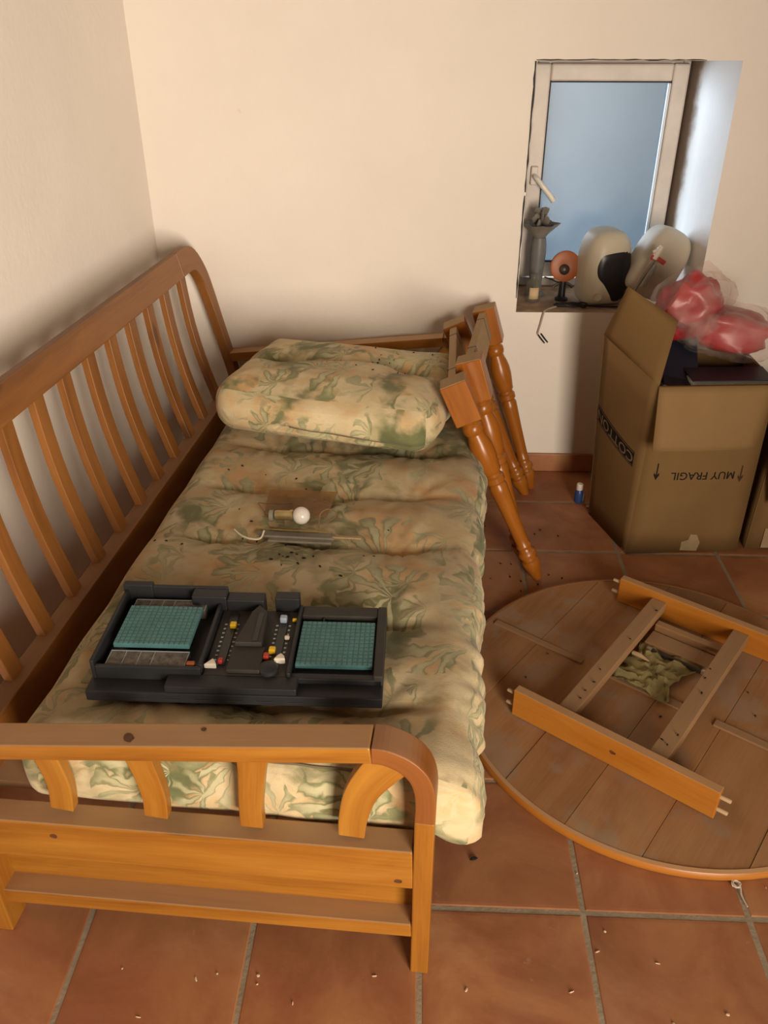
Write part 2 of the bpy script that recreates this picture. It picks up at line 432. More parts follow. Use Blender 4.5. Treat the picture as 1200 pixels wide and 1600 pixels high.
# ---------------------------------------------------------------- the setting
P = 0.335; YW = 1.935; BYAW = radians(-4.5)
XW = lambda y: -1.30 - (YW - y) * math.tan(-BYAW)      # left wall, parallel to the bed
floor = struct(MB().box((-1.75, -2.75, -.06), (2.2, 2.6, -.0020)).build('floor', M['grout']))
tbm = {}
def tile_mesh(x0, x1, y0, y1):
    g = .0052; m = MB(); c = ((x0 + x1) / 2, (y0 + y1) / 2)
    a = (x1 - x0) / 2 - g; b = (y1 - y0) / 2 - g
    rings = [(0, -.006), (0, -.0018), (.0025, -.0004), (.009, 0.0)]
    vs = []
    for ins, z in rings:
        vs += [(-a + ins, -b + ins, z), (a - ins, -b + ins, z), (a - ins, b - ins, z), (-a + ins, b - ins, z)]
    fs = [(4 * r + j, 4 * r + (j + 1) % 4, 4 * r + 4 + (j + 1) % 4, 4 * r + 4 + j) for r in range(3) for j in range(4)] + [(12, 13, 14, 15)]
    m.add(vs, fs); return m, c
full = None
for j in range(-3, 6):
    for i in range(-5, 5):
        x0, x1, y0, y1 = i * P, (i + 1) * P, j * P, (j + 1) * P
        y1c = min(y1, YW + .002)
        if y1c - y0 < .03: continue
        if x1 < XW((y0 + y1) / 2) - .02: continue
        if y1c == y1:
            if full is None:
                m, c = tile_mesh(x0, x1, y0, y1); o = m.build('tile', M['tile'], floor); full = o.data
            else:
                o = bpy.data.objects.new('tile', full); COL.objects.link(o); o.parent = floor
            c = ((x0 + x1) / 2, (y0 + y1) / 2)
        else:
            m, c = tile_mesh(x0, x1, y0, y1c); o = m.build('tile', M['tile'], floor)
        o.location = (c[0] + random.uniform(-.0008, .0008), c[1] + random.uniform(-.0008, .0008), random.uniform(-.0006, .0002))
        o.rotation_euler = (random.uniform(-.0015, .0015), random.uniform(-.0015, .0015), 0)
# left wall
wl = MB(); Lw = 5.0
wl.box((-.2, -Lw, -.06), (0, .35, 2.6)); o = struct(wl.build('wall_left', M['wall'])); o.location = (-1.30, YW, 0); o.rotation_euler = (0, 0, BYAW)
# back wall with the splayed window hole
def back_wall():
    X0, X1, Z0, Z1 = -1.6, 2.2, -.06, 2.6; YB = YW + .42
    A = [(X0, Z0), (X1, Z0), (X1, Z1), (X0, Z1)]
    H = [(-.008, .647), (.634, .650), (.632, 1.454), (-.006, 1.453)]
    K = [(.012, .650), (.566, .652), (.566, 1.440), (.014, 1.440)]
    YF = YW + .37
    vs = [(x, YW, z) for x, z in A] + [(x, YW, z) for x, z in H] + [(x, YF, z) for x, z in K] + [(x, YB, z) for x, z in K] + [(x, YB, z) for x, z in A]
    ring = lambda a, b: [(a + i, a + (i + 1) % 4, b + (i + 1) % 4, b + i) for i in range(4)]
    m = MB(); m.add(vs, ring(0, 4) + ring(12, 16) + ring(16, 0))
    w = struct(m.build('wall_back', M['wall']))
    r = MB(); r.add([vs[i] for i in range(4, 16)], ring(0, 4) + ring(4, 8))
    r.build('reveal', M['reveal'], w)
    return w
wall_back = back_wall()
struct(MB().box((2.0, -2.75, -.06), (2.2, 2.4, 2.6)).build('wall_right', M['dim_wall']))
wr = MB()
for lo, hi in (((-1.75, -2.75, -.06), (.3, -2.6, 2.6)), ((1.4, -2.75, -.06), (2.2, -2.6, 2.6)), ((.3, -2.75, 2.2), (1.4, -2.6, 2.6))): wr.box(lo, hi)
struct(wr.build('wall_front', M['dim_wall']))
struct(MB().box((-1.8, -2.75, 2.6), (2.2, 2.4, 2.7)).build('ceiling', M['ceil']))
bb = struct(MB().box((-1.29, YW - .004, 0), (2.0, YW, .074)).build('baseboard_back', M['grout']))
for i in range(-4, 6):
    x0 = max(-1.285, i * P + .012); x1 = min(1.99, (i + 1) * P + .012)
    MB().box((x0 + .002, YW - .014, .001), (x1 - .002, YW - .003, .078)).build('skirting_tile', M['tile'], bb, bevel=.003)
# yard outside the window
struct(MB().box((-3, 3.9, -.1), (4, 4.0, 5.5)).build('wall_outside', M['outside']))
struct(MB().box((-3, 2.6, -.12), (4, 3.9, -.06)).build('floor_outside', M['outside']))

# window: frame, sash, pane, handle
W1 = bpy.data.objects.new('window_1', None); COL.objects.link(W1); W1['kind'] = 'structure'
def frame_ring(x0, x1, z0, z1, w, y0, y1, wb=None):
    m = MB(); wb = wb or w
    for lo, hi in (((x0, y0, z0), (x0 + w, y1, z1)), ((x1 - w, y0, z0), (x1, y1, z1)), ((x0 + w, y0, z1 - w), (x1 - w, y1, z1)), ((x0 + w, y0, z0), (x1 - w, y1, z0 + wb))): m.box(lo, hi)
    return m
frame_ring(.012, .566, .655, 1.440, .026, 2.262, 2.31, .03).build('window_frame', M['upvc'], W1, bevel=.003)
frame_ring(.026, .560, .695, 1.433, .056, 2.240, 2.285).build('sash', M['upvc'], W1, bevel=.006)
frame_ring(.081, .505, .750, 1.378, .005, 2.244, 2.262).build('gasket', M['gasket'], W1)
MB().box((.494, 2.243, .752), (.504, 2.256, 1.372)).build('glazing_bead', M['bead'], W1, bevel=.002)
MB().box((.083, 2.262, .752), (.503, 2.268, 1.377)).build('pane', M['pane'], W1)
hd = MB(); hd.box((.040, 2.226, 1.035), (.066, 2.240, 1.10)); hb = hd.build('handle_plate', M['upvc'], W1, bevel=.004)
MB().tube([(.053, 2.24, 1.068), (.053, 2.212, 1.068), (.060, 2.203, 1.063), (.112, 2.198, 1.005), (.128, 2.197, .985)], [.008, .008, .009, .010, .011], 10).build('handle', M['whitepl'], hb, True)

rs = random.Random(4)
def edge_strip(p0, p1, n, w):  # thin uneven dark strips along the edges of the window opening
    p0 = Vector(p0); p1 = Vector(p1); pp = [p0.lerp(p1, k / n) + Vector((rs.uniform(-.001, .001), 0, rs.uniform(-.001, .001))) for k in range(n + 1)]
    MB().sweep(pp, [w * rs.uniform(.45, 1.3) for _ in pp], .002, (0, 1, 0)).build('dark_edge_strip', M['gasket'], W1)
edge_strip((-.010, YW - .0003, 1.453), (-.011, YW - .0003, 1.06), 16, .006)
edge_strip((-.011, YW - .0003, 1.05), (-.012, YW - .0003, .70), 14, .005)
edge_strip((-.008, YW - .0003, 1.456), (.52, YW - .0003, 1.456), 24, .003)

# ---------------------------------------------------------------- the bed
BED = thing('daybed', 'honey pine daybed with slatted backrest along the left wall', 'bed', (-.319, -.141, 0), BYAW)
def bl(x, y, z): return Vector((x, y, z))
def arm(y0, mirror):
    """end frame: post, bent corner, sloping top rail, curved slats, plank and stretcher; y0 = centre of its depth"""
    D = .055; n = (0, 1, 0); yc = y0
    zt = lambda x: .577 + (x + .10) * .116           # centre line of the sloping rail
    MB().sweep([(-.017, yc, 0), (-.017, yc, .43)], .034, D, n).build('post', M['pine'], BED, bevel=.003)
    pts = [(-.017, yc, .43), (-.016, yc, .47), (-.019, yc, .505), (-.030, yc, .537), (-.052, yc, .561), (-.082, yc, .575), (-.105, yc, .5765)]
    MB().sweep(smooth_path(pts, 4), .034, D + .001, n).build('bent_corner', M['pine_dark'] , BED, bevel=.002)
    MB().sweep([(-.105, yc, zt(-.105)), (-.915, yc, zt(-.915))], .034, D, n).build('arm_rail', M['pine'], BED, bevel=.003)
    sy = yc + .0035 * (1 if not mirror else -1)
    sl = [([(-.682, zt(-.682) - .012), (-.672, .45), (-.667, .40), (-.673, .345)], [.046, .044, .043, .043]),
          ([(-.512, zt(-.512) - .012), (-.500, .46), (-.493, .40), (-.496, .350)], [.050, .046, .044, .043]),
          ([(-.306, zt(-.306) - .012), (-.312, .48), (-.320, .40), (-.321, .350)], [.056, .046, .041, .041]),
          ([(-.068, .550), (-.098, .512), (-.126, .460), (-.140, .40), (-.144, .352)], [.070, .066, .056, .050, .046])]
    if mirror: sl = [(p, w) for p, w in sl]
    for p, w in sl:
        pp = smooth_path([(x, sy, z) for x, z in p], 5)
        ww = [w[min(len(w) - 1, int(i / 5))] * (1 - (i / 5) % 1) + w[min(len(w) - 1, int(i / 5) + 1)] * ((i / 5) % 1) for i in range(len(pp))]
        MB().sweep(pp, ww, .022, n).build('arm_slat', M['pine'], BED, bevel=.002)
    s = -1 if not mirror else 1
    MB().sweep([(-.034, yc, .300), (-.90, yc, .268)], .098, .050, n).build('end_plank', M['pine'], BED, bevel=.003)
    MB().sweep([(-.034, yc + .022, .195), (-.90, yc + .022, .163)], .112, .012, n).build('lower_panel', M['pine'], BED)
    MB().sweep([(-.034, yc + s * .0, .128), (-.90, yc + s * .0, .090)], .036, .052, n).build('stretcher', M['pine'], BED, bevel=.003)
arm(.0275, False); arm(1.965, True)
M['knot'] = plain('dark_knot', (.10, .040, .016), .5, .4, .4, 120)
def knot(c, n, rx, ry, parent):
    n = Vector(n).normalized(); u = n.orthogonal().normalized() if abs(n.z) > .5 else Vector((-n.y, n.x, 0)).normalized(); w = n.cross(u)
    m = MB(); k = 10; vs = [Vector(c) + n * .0004 + (u * cos(2 * pi * i / k) * rx + w * sin(2 * pi * i / k) * ry) * random.uniform(.8, 1.15) for i in range(k)]
    m.add(vs, [tuple(range(k))]); return m.build('knot', M['knot'], parent)
knot((-.692, .0025, .293), (0, -1, 0), .008, .006, BED); knot((-.060, .0025, .270), (0, -1, 0), .0075, .005, BED)
knot((-.514, .020, .5465), (-.116, 0, 1), .008, .012, BED); knot((-.390, .040, .561), (-.116, 0, 1), .005, .005, BED)
# side rails, slat base
MB().box((-.905, .05, .30), (-.860, 1.94, .405), 1).build('side_rail', M['pine_back_shaded'], BED, bevel=.003)
MB().box((-.07, .055, .22), (-.038, 1.94, .315), 1).build('side_rail', M['pine'], BED, bevel=.003)
for k in range(12):
    y = .10 + k * .158
    MB().box((-.86, y, .292), (-.07, y + .07, .310), 0).build('base_slat', M['rail'], BED)
# reclined backrest
tl = .24; nb = Vector((1, 0, tl)).normalized(); pl = lambda y, z: Vector((-.99 + (.9 - z) * tl, y, z)) - nb * .016
def post_path(f):
    pts = [(.014, .40), (.010, .50), (.008, .62), (.008, .72), (.018, .79), (.055, .845), (.11, .862), (.20, .862)]
    return [pl(f(y), z) for y, z in pts]
far = smooth_path(post_path(lambda y: 1.972 - y * .98), 4)
near = smooth_path(post_path(lambda y: y + .012), 4)
wid = [.050 + .032 * min(1, max(0, (i - 8) / 14)) for i in range(len(far))]
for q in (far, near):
    MB().sweep(q, wid, .034, nb).build('bent_back_post', M['pine_back_shaded'], BED, bevel=.003)
MB().sweep([pl(.212, .862), pl(1.776, .862)], .082, .033, nb).build('back_rail', M['pine_back_shaded'], BED, bevel=.004)
for k in range(13):
    y = .048 + .1435 * k
    if k == 12: y = 1.790
    pp = []
    for t in [i / 8 for i in range(9)]:
        z = .835 - t * .44
        pp.append(pl(y - .045 * t, z) - nb * (.004 + .016 * sin(pi * t)))
    MB().sweep(pp, .044, .020, nb).build('back_slat', M['pine_back_shaded'], BED, bevel=.002)
MB().box((-.882, -.012, 0), (-.832, .045, .405), 2).build('back_leg', M['pine'], BED, bevel=.003)
MB().box((-.882, 1.925, 0), (-.832, 1.975, .405), 2).build('back_leg', M['pine'], BED, bevel=.003)

# ---------------------------------------------------------------- cushions
def rounded_box_mesh(name, size, r, n, disp, mat, parent, uvoff=(0, 0)):
    sx, sy, sz = size; nx, ny, nz = n
    idx = {}; V = []; Fc = []; UVs = []
    def key(i, j, k): return (i, j, k)
    def vert(i, j, k):
        if (i, j, k) in idx: return idx[(i, j, k)]
        p = Vector((-sx / 2 + sx * i / nx, -sy / 2 + sy * j / ny, -sz / 2 + sz * k / nz))
        q = Vector((max(-sx / 2 + r, min(sx / 2 - r, p.x)), max(-sy / 2 + r, min(sy / 2 - r, p.y)), max(-sz / 2 + r, min(sz / 2 - r, p.z))))
        d = p - q
        nr = d.normalized() if d.length > 1e-6 else Vector((0, 0, 1))
        if d.length > 1e-6: p = q + nr * min(d.length, r) if d.length > r else p
        idx[(i, j, k)] = len(V); V.append(disp(p, nr)); return idx[(i, j, k)]
    def face(ids, uvs): Fc.append([vert(*t) for t in ids]); UVs.append(uvs)
    X = lambda i: sx * i / nx; Y = lambda j: sy * j / ny; Z = lambda k: sz * k / nz
    for i in range(nx):
        for j in range(ny):
            u = [(X(i), Y(j)), (X(i + 1), Y(j)), (X(i + 1), Y(j + 1)), (X(i), Y(j + 1))]
            face([(i, j, nz), (i + 1, j, nz), (i + 1, j + 1, nz), (i, j + 1, nz)], u)
            face([(i, j, 0), (i, j + 1, 0), (i + 1, j + 1, 0), (i + 1, j, 0)], [(a + 5, b) for a, b in (u[0], u[3], u[2], u[1])])
    for i in range(nx):
        for k in range(nz):
            u = [(X(i) + .31, Z(k) + 3), (X(i + 1) + .31, Z(k) + 3), (X(i + 1) + .31, Z(k + 1) + 3), (X(i) + .31, Z(k + 1) + 3)]
            face([(i, 0, k), (i + 1, 0, k), (i + 1, 0, k + 1), (i, 0, k + 1)], u)
            face([(i, ny, k), (i, ny, k + 1), (i + 1, ny, k + 1), (i + 1, ny, k)], [(a, b + 2) for a, b in (u[0], u[3], u[2], u[1])])
    for j in range(ny):
        for k in range(nz):
            u = [(Z(k) + 7, Y(j)), (Z(k) + 7, Y(j + 1)), (Z(k + 1) + 7, Y(j + 1)), (Z(k + 1) + 7, Y(j))]
            face([(nx, j, k), (nx, j + 1, k), (nx, j + 1, k + 1), (nx, j, k + 1)], u)
            face([(0, j, k), (0, j, k + 1), (0, j + 1, k + 1), (0, j + 1, k)], [(a + 2, b) for a, b in (u[0], u[3], u[2], u[1])])
    me = bpy.data.meshes.new(name); me.from_pydata(V, [], Fc)
    ul = me.uv_layers.new(name='UVMap'); fl = [c for f in UVs for uv in f for c in (uv[0] + uvoff[0], uv[1] + uvoff[1])]
    ul.data.foreach_set('uv', fl)
    o = link(name, me, mat, parent, True)
    return o
def g1(d, s): return exp(-(d / s) ** 2)
ROWS = [.235, .495, .79, 1.035, 1.30, 1.57, 1.80]; COLS = [-.57, -.355, -.14]
CX, CY, MZ0 = -.362, .995, .293
def mat_top(x, y):
    """height added to the flat top at bed-local x, y"""
    h = 0
    d = min(abs(y - r) for r in ROWS); h += (1 - .55 * max(0, min(1, (x + .25) / .25))) * (.017 * (1 - g1(d, .085)) - .008)
    for r in ROWS:
        dd = abs(y - r)
        if dd < .16:
            cr = max(0, .16 + .30 * mn.noise(Vector((x * 4, r * 9, 2))))
            for c in COLS: cr = max(cr, g1(x - c, .095))
            if x > -.10: cr *= max(0.35, 1 - (x + .10) / .2)
            wob = .010 * sin(x * 13 + r * 9)
            h -= .030 * cr * g1(y - r - wob, .015) + .018 * cr * g1(y - r - wob, .045)
    h += .007 * mn.noise(Vector((x * 5, y * 5, 1))) + .0035 * mn.noise(Vector((x * 14, y * 14, 4)))
    for r in ROWS:
        for c in COLS:
            rr = sqrt((x - c) ** 2 + (y - r) ** 2)
            if rr < .16: h += .0035 * sin(9 * atan2(y - r, x - c) + c * 20) * g1(rr - .06, .05)
    return h
MSX, MSY, MSZ = .835, 1.86, .172
def mat_disp(p, nr):
    x = p.x + CX; y = p.y + CY; q = p.copy()
    up = max(0, min(1, (p.z + MSZ / 2) / MSZ)); ex = min(1, max(0, (MSX / 2 - abs(p.x)) / .09)); ey = min(1, max(0, (MSY / 2 - abs(p.y)) / .09))
    w = up ** 2 * (.35 + .65 * min(ex, ey))
    q.z += mat_top(x, y) * w
    d = min(abs(y - r) for r in ROWS)
    if p.x > MSX / 2 - .06:                       # right flank: puffs between the rows, pinched seam, wrinkles
        k = min(1, (p.x - (MSX / 2 - .06)) / .06)
        q.x += k * (.012 * (1 - g1(d, .05)) - .008 + .010 * sin(pi * up) + .006 * mn.noise(Vector((p.y * 22 + p.z * 9, p.z * 9, 0))))
        sag = .055 * g1(p.y + MSY / 2, .28) + .012
        q.x += k * .0045 * mn.noise(Vector((p.y * 38 + p.z * 20, p.z * 12, 4))) * (1 + 1.5 * g1(p.y + MSY / 2, .5))
        q.z -= k * sag * (1.0 - .55 * up)
        q.x += k * .020 * g1(p.y + MSY / 2, .4) * (1 - .3 * up)
    if p.y < -MSY / 2 + .05:
        k = min(1, (-MSY / 2 + .05 - p.y) / .05)
        q.y -= k * (.006 * mn.noise(Vector((p.x * 16, p.z * 6 + p.x * 8, 3))) + .010 * sin(pi * up) - .004)
    q.z += .006 * mn.noise(Vector((x * 6, y * 4, 9))) * (1 - up) * (1 if p.x > .3 else 0)
    return q
MAT = thing('futon_mattress', 'long tufted palm-print futon mattress on the daybed', 'mattress', BED.location, BYAW)
mc = rounded_box_mesh('cover', (MSX, MSY, MSZ), .052, (84, 190, 12), mat_disp, M['fabric'], MAT); mc.location = (CX, CY, MZ0 + MSZ / 2)
def pipe_path(zf, inset, front=True):
    pts = []
    h = MSZ / 2 * zf
    for i in range(60):
        p = Vector((-MSX / 2 + .07 + (MSX - .14) * i / 59, -MSY / 2 + inset, h)); pts.append(mat_disp(p, None) + mc.location + Vector((0, -.0008, .0005)))
    return pts
MB().tube(pipe_path(.82, .0155), .0026, 6).build('piping', M['piping'], MAT, True)
TOPZ = MZ0 + MSZ
Rb = Matrix.Rotation(BYAW, 4, 'Z'); BW = Matrix.Translation(BED.location) @ Rb
# head cushion
CSX, CSY, CSZ = .675, .50, .155
def cu_disp(p, nr):
    q = p.copy(); up = max(0, min(1, (p.z + CSZ / 2) / CSZ)); u = p.x / CSX; v = p.y / CSY
    ed = min(1, min(CSX / 2 - abs(p.x), CSY / 2 - abs(p.y)) / .10); ed = max(0, ed)
    top = .030 * ed * (1 - .3 * abs(u)) - .030 * max(0, v) * 1.2
    for c in (-.20, .22): top -= .045 * g1(sqrt((p.x - c) ** 2 + (p.y - .02) ** 2), .055) + .018 * g1(p.y - .02 - .02 * sin(p.x * 11), .03) * (g1(p.x - c, .16))
    top -= .014 * g1(p.y - .02 - .015 * sin(9 * p.x), .028)
    top += .006 * mn.noise(Vector((p.x * 9, p.y * 9, 5)))
    q.z += top * up
    if p.y < -CSY / 2 + .05:
        k = min(1, (-CSY / 2 + .05 - p.y) / .05)
        q.y -= k * (.018 * sin(pi * up) + .010 * mn.noise(Vector((p.x * 9, p.z * 14, 7))) + .012 * sin(u * 3 + 1) - .02 * g1(up - .30 + u * .18, .05) * (1 if u > -.2 else .2))
    if abs(p.x) > CSX / 2 - .05:
        k = min(1, (abs(p.x) - CSX / 2 + .05) / .05); sg = 1 if p.x > 0 else -1
        q.x += sg * k * (.016 * sin(pi * up) + .014 * mn.noise(Vector((p.y * 12, p.z * 10, 2))))
        q.x -= sg * k * .03 * g1(p.y + CSY / 2, .05) * sin(pi * up) * .5
    q.z += .018 * u * -1 * 0
    return q
CUL = BW @ Vector((-.398, 1.525, TOPZ + .008))
CU = thing('head_cushion', 'plump palm-print cushion lying on the mattress at the headboard end', 'cushion', CUL, BYAW + radians(-8))
cc = rounded_box_mesh('cover', (CSX, CSY, CSZ), .055, (70, 52, 16), cu_disp, M['fabric2'], CU, (.9, .4)); cc.location = (0, 0, CSZ / 2)
pts = [cu_disp(Vector((-CSX / 2 + .02 + (CSX - .04) * i / 60, -CSY / 2 + .002, CSZ / 2 * (-.05 - .45 * i / 60))), None) + Vector((0, -.0022, CSZ / 2)) for i in range(22, 58)]
MB().tube(pts, .0030, 6).build('seam', M['piping'], CU, True)

# droppings scattered over bed and cushion (nobody could count them)
def dropping(m, c, r, ang, n=Vector((0, 0, 1))):
    vs = []; fs = []; rings = [(-1, 0.15), (-.5, .8), (.3, .9), (1, .15)]
    for t, k in rings:
        for j in range(5):
            a = 2 * pi * j / 5; vs.append(c + Vector((cos(ang) * t * r * 1.9 - sin(ang) * cos(a) * r * k, sin(ang) * t * r * 1.9 + cos(ang) * cos(a) * r * k, (sin(a) + .8) * r * k * .8)))
    for i in range(3):
        for j in range(5): fs.append((i * 5 + j, i * 5 + (j + 1) % 5, i * 5 + 5 + (j + 1) % 5, i * 5 + 5 + j))
    m.add(vs, fs)
dm = MB(); rg = random.Random(5)
for cx, cy, s, n in ((-.40, .70, .05, 9), (-.55, .80, .05, 6), (-.22, .78, .07, 6), (-.42, 1.04, .06, 6), (-.5, .95, .1, 5), (-.70, .72, .04, 3), (-.3, .6, .1, 5), (-.6, 1.1, .06, 3)):
    for _ in range(n):
        x = cx + rg.gauss(0, s * .6); y = cy + rg.gauss(0, s * .45)
        dropping(dm, BW @ Vector((x, y, TOPZ + mat_top(x, y))), rg.uniform(.0016, .0032), rg.uniform(0, pi))
tag(dm.build('droppings', M['drop']), 'small black droppings scattered over the tufted mattress around the lamp', 'droppings', kind='stuff')
dm = MB()
CM = Matrix.Translation(CUL) @ Matrix.Rotation(BYAW + radians(-8), 4, 'Z')
for _ in range(26):
    x = rg.gauss(.17, .09); y = rg.gauss(.03, .07); q = cu_disp(Vector((x, y, CSZ / 2)), None) + Vector((0, 0, CSZ / 2))
    dropping(dm, CM @ q, rg.uniform(.0013, .0028), rg.uniform(0, pi))
tag(dm.build('droppings', M['drop']), 'black droppings scattered on top of the head cushion', 'droppings', kind='stuff')

# ---------------------------------------------------------------- electronic board game on the mattress
GZ = TOPZ + .012
GA = thing('board_game_console', 'charcoal plastic board game console with two teal peg grids on the mattress', 'board game', BW @ Vector((-.664, .163, GZ)), BYAW + radians(4.6))
GW, GD = .553, .262
def gb(name, mat, *boxes, parent=GA, bevel=.0025):
    m = MB()
    for lo, hi in boxes: m.box(lo, hi)
    return m.build(name, mat, parent, bevel=bevel)
gb('base', M['charcoal'], ((0, 0, 0), (GW, GD - .006, .024)))
skirt = gb('front_skirt', M['charcoal'], ((.150, .001, .024), (.395, .036, .040)))
for i in range(9):
    gb('skirt_slot', M['charcoal2'], ((.03 + i * .058, -.0012, .009), (.06 + i * .058, .001, .0105)), bevel=0)
# left player tray
LT = gb('left_tray', M['charcoal'], ((.004, .034, .024), (.012, .268, .068)), ((.012, .034, .024), (.212, .042, .056)), ((.004, .262, .024), (.220, .270, .075)), ((.205, .042, .024), (.213, .262, .058)), ((.012, .042, .024), (.205, .262, .030)))
gb('left_tray_rim', M['charcoal'], ((.0, .258, .03), (.062, .274, .080)))
gb('rear_catch', M['charcoal'], ((.150, .232, .03), (.222, .262, .073)))
def grid(name, x0, y0, x1, y1, z, nx, ny):
    b = gb(name, M['teal'], ((x0, y0, z - .010), (x1, y1, z)), bevel=.0015)
    m = MB()
    for i in range(nx):
        for j in range(ny):
            cx = x0 + (i + .5) * (x1 - x0) / nx; cy = y0 + (j + .5) * (y1 - y0) / ny; r = (x1 - x0) / nx * .36
            m.box((cx - r, cy - r, z), (cx + r, cy + r, z + .0011))
    pg = m.build('peg_hole_grid', M['teal2'], b)
    pg['kind'] = 'stuff'
    return b
grid('left_peg_grid', .030, .092, .178, .212, .062, 15, 12)
st = gb('ship_strip', M['labelstrip'], ((.030, .214, .030), (.180, .246, .052)), bevel=0)
gb('ship_divider', M['lightgrey'], *[((.030 + k, .214, .052), (.0312 + k, .246, .0528)) for k in (0, .032, .058, .082, .1485)], ((.030, .245, .052), (.180, .2462, .0528)), parent=st, bevel=0)
st = gb('ship_strip', M['labelstrip'], ((.028, .046, .030), (.180, .086, .050)), bevel=0)
gb('ship_divider', M['lightgrey'], *[((.028 + k, .046, .050), (.0292 + k, .086, .0508)) for k in (0, .03, .058, .085, .1505)], ((.028, .0845, .050), (.180, .0862, .0512)), parent=st, bevel=0)
gb('orange_switch', M['orangepl'], ((.182, .046, .04), (.198, .056, .056)))
# middle control deck
gb('control_deck', M['charcoal2'], ((.214, .036, .024), (.372, .232, .040)))
gb('rear_hood', M['charcoal'], ((.222, .232, .024), (.300, .262, .066)), ((.322, .236, .024), (.372, .262, .070)))
for x in (.226, .330):
    ch = gb('slider_channel', M['black'], ((x + .008, .060, .040), (x + .024, .222, .0425)), bevel=0)
    sc_ = gb('number_scale', M['lightgrey'], *[((x + .001, .075 + k * .0135, .040), (x + .006, .0785 + k * .0135, .0410)) for k in range(9)], *[((x + .0265, .075 + k * .0135, .040), (x + .031, .0785 + k * .0135, .0410)) for k in range(9)], parent=ch, bevel=0)
    sc_['kind'] = 'stuff'
gb('speaker_block', M['charcoal2'], ((.258, .040, .040), (.322, .108, .050)))
m = MB(); m.prism([(.262, .108), (.315, .108), (.312, .205), (.292, .228), (.280, .205)], .040, .060); m.build('speaker_wedge', M['charcoal2'], GA, bevel=.002)
gb('wedge_slot', M['black'], ((.296, .112, .0595), (.306, .200, .0612)), bevel=0)
gb('yellow_peg', M['yellow'], ((.240, .168, .042), (.253, .181, .053)))
gb('red_peg', M['red'], ((.238, .062, .042), (.247, .073, .052)))
m = MB(); m.prism([(.214, .052), (.238, .052), (.234, .062), (.228, .070), (.222, .062)], .040, .052); m.build('white_peg', M['whitepl'], GA, bevel=.002)
gb('yellow_peg', M['yellow'], ((.330, .094, .042), (.343, .107, .054)))
gb('red_peg', M['red'], ((.322, .076, .042), (.333, .090, .053)))
m = MB(); m.prism([(.344, .070), (.366, .070), (.363, .080), (.356, .088), (.349, .080)], .040, .054); m.build('white_peg', M['whitepl'], GA, bevel=.002)
gb('blue_peg', M['bluepl'], ((.338, .190, .042), (.352, .204, .055)))
gb('white_peg', M['whitepl'], ((.354, .140, .040), (.364, .148, .048)))
gb('yellow_peg', M['yellow'], ((.362, .196, .040), (.372, .204, .047)))
m = MB(); m.lathe([(.001, .040), (.019, .040), (.019, .048), (.015, .051), (.001, .051)], 20, (.336, .052, 0)); m.build('dial', M['charcoal'], GA, True)
# right player tray
gb('right_tray', M['charcoal'], ((.372, .034, .024), (.380, .244, .050)), ((.372, .034, .024), (.552, .050, .038)), ((.380, .050, .024), (.535, .236, .028)))
gb('right_tray_rim', M['charcoal2'], ((.535, .034, .024), (.553, .246, .048)), ((.380, .214, .024), (.535, .246, .046)))
gb('tray_divider', M['charcoal'], ((.424, .200, .028), (.428, .214, .043)))
grid('right_peg_grid', .384, .068, .532, .200, .042, 15, 12)

# ---------------------------------------------------------------- wall lamp lying on the mattress
LZ = TOPZ - .008
LA = thing('wall_lamp', 'dismantled wall lamp with white globe bulb lying on the mattress', 'lamp', BW @ Vector((-.50, .785, LZ)), BYAW + radians(2))
m = MB()
m.box((0, 0, 0), (.195, .022, .006)); m.box((.03, -.012, -.006), (.19, .012, .0)); m.build('mounting_bar', M['greymetal'], LA, bevel=.0015)
m = MB(); m.beam((-.005, .014, .020), (.188, .010, .018), .012, .003, (0, .2, 1)); m.build('top_strip', M['brass'], LA)
m = MB(); m.add([(-.01, .215, .012), (.175, .222, .010), (.168, .060, .030), (.010, .055, .030), (-.01, .215, .015), (.175, .222, .013), (.168, .060, .033), (.010, .055, .033)],
                [(0, 1, 2, 3), (7, 6, 5, 4), (0, 4, 5, 1), (1, 5, 6, 2), (2, 6, 7, 3), (3, 7, 4, 0)]); m.build('glass_plate', M['amber'], LA)
m = MB(); m.lathe([(.001, 0), (.012, 0), (.013, .006), (.0125, .036), (.0145, .040), (.014, .046), (.001, .046)], 18, (.042, .040, .042), (1, .03, .02)); m.build('bulb_socket', M['brass'], LA, True)
m = MB(); m.lathe([(.001, 0), (.015, 0), (.015, .010), (.001, .012)], 14, (.028, .040, .040), (1, .03, .02)); m.build('socket_base', M['greymetal'], LA, True)
m = MB(); m.lathe([(.008, -.021)] + [(.0225 * sin(pi * (k + 1) / 11), -.0225 * cos(pi * (k + 1) / 11)) for k in range(10)], 22, (.108, .042, .043), (1, .03, .02)); m.build('globe_bulb', M['bulb'], LA, True)
m = MB(); m.tube(smooth_path([(.155, .02, .022), (.158, .03, .055), (.175, .04, .066), (.196, .045, .055), (.19, .04, .04), (.165, .03, .03)], 5), .0016, 6); m.build('wire_loop', M['wire'], LA, True)
m = MB(); m.tube(smooth_path([(.02, .05, .03), (-.005, .08, .045), (-.012, .10, .04), (.015, .10, .038), (.07, .12, .03)], 5), .0016, 6); m.build('wire_loop', M['wire'], LA, True)
m = MB(); m.tube(smooth_path([(.020, .004, .018), (.012, -.012, .004), (-.012, -.018, .006), (-.036, -.010, .010), (-.058, .012, .012)], 6), .0022, 7); m.build('flex', M['whitewire'], LA, True)
m = MB(); m.box((.19, .004, .004), (.262, .012, .008)); m.build('side_arm', M['rawedge'], LA)

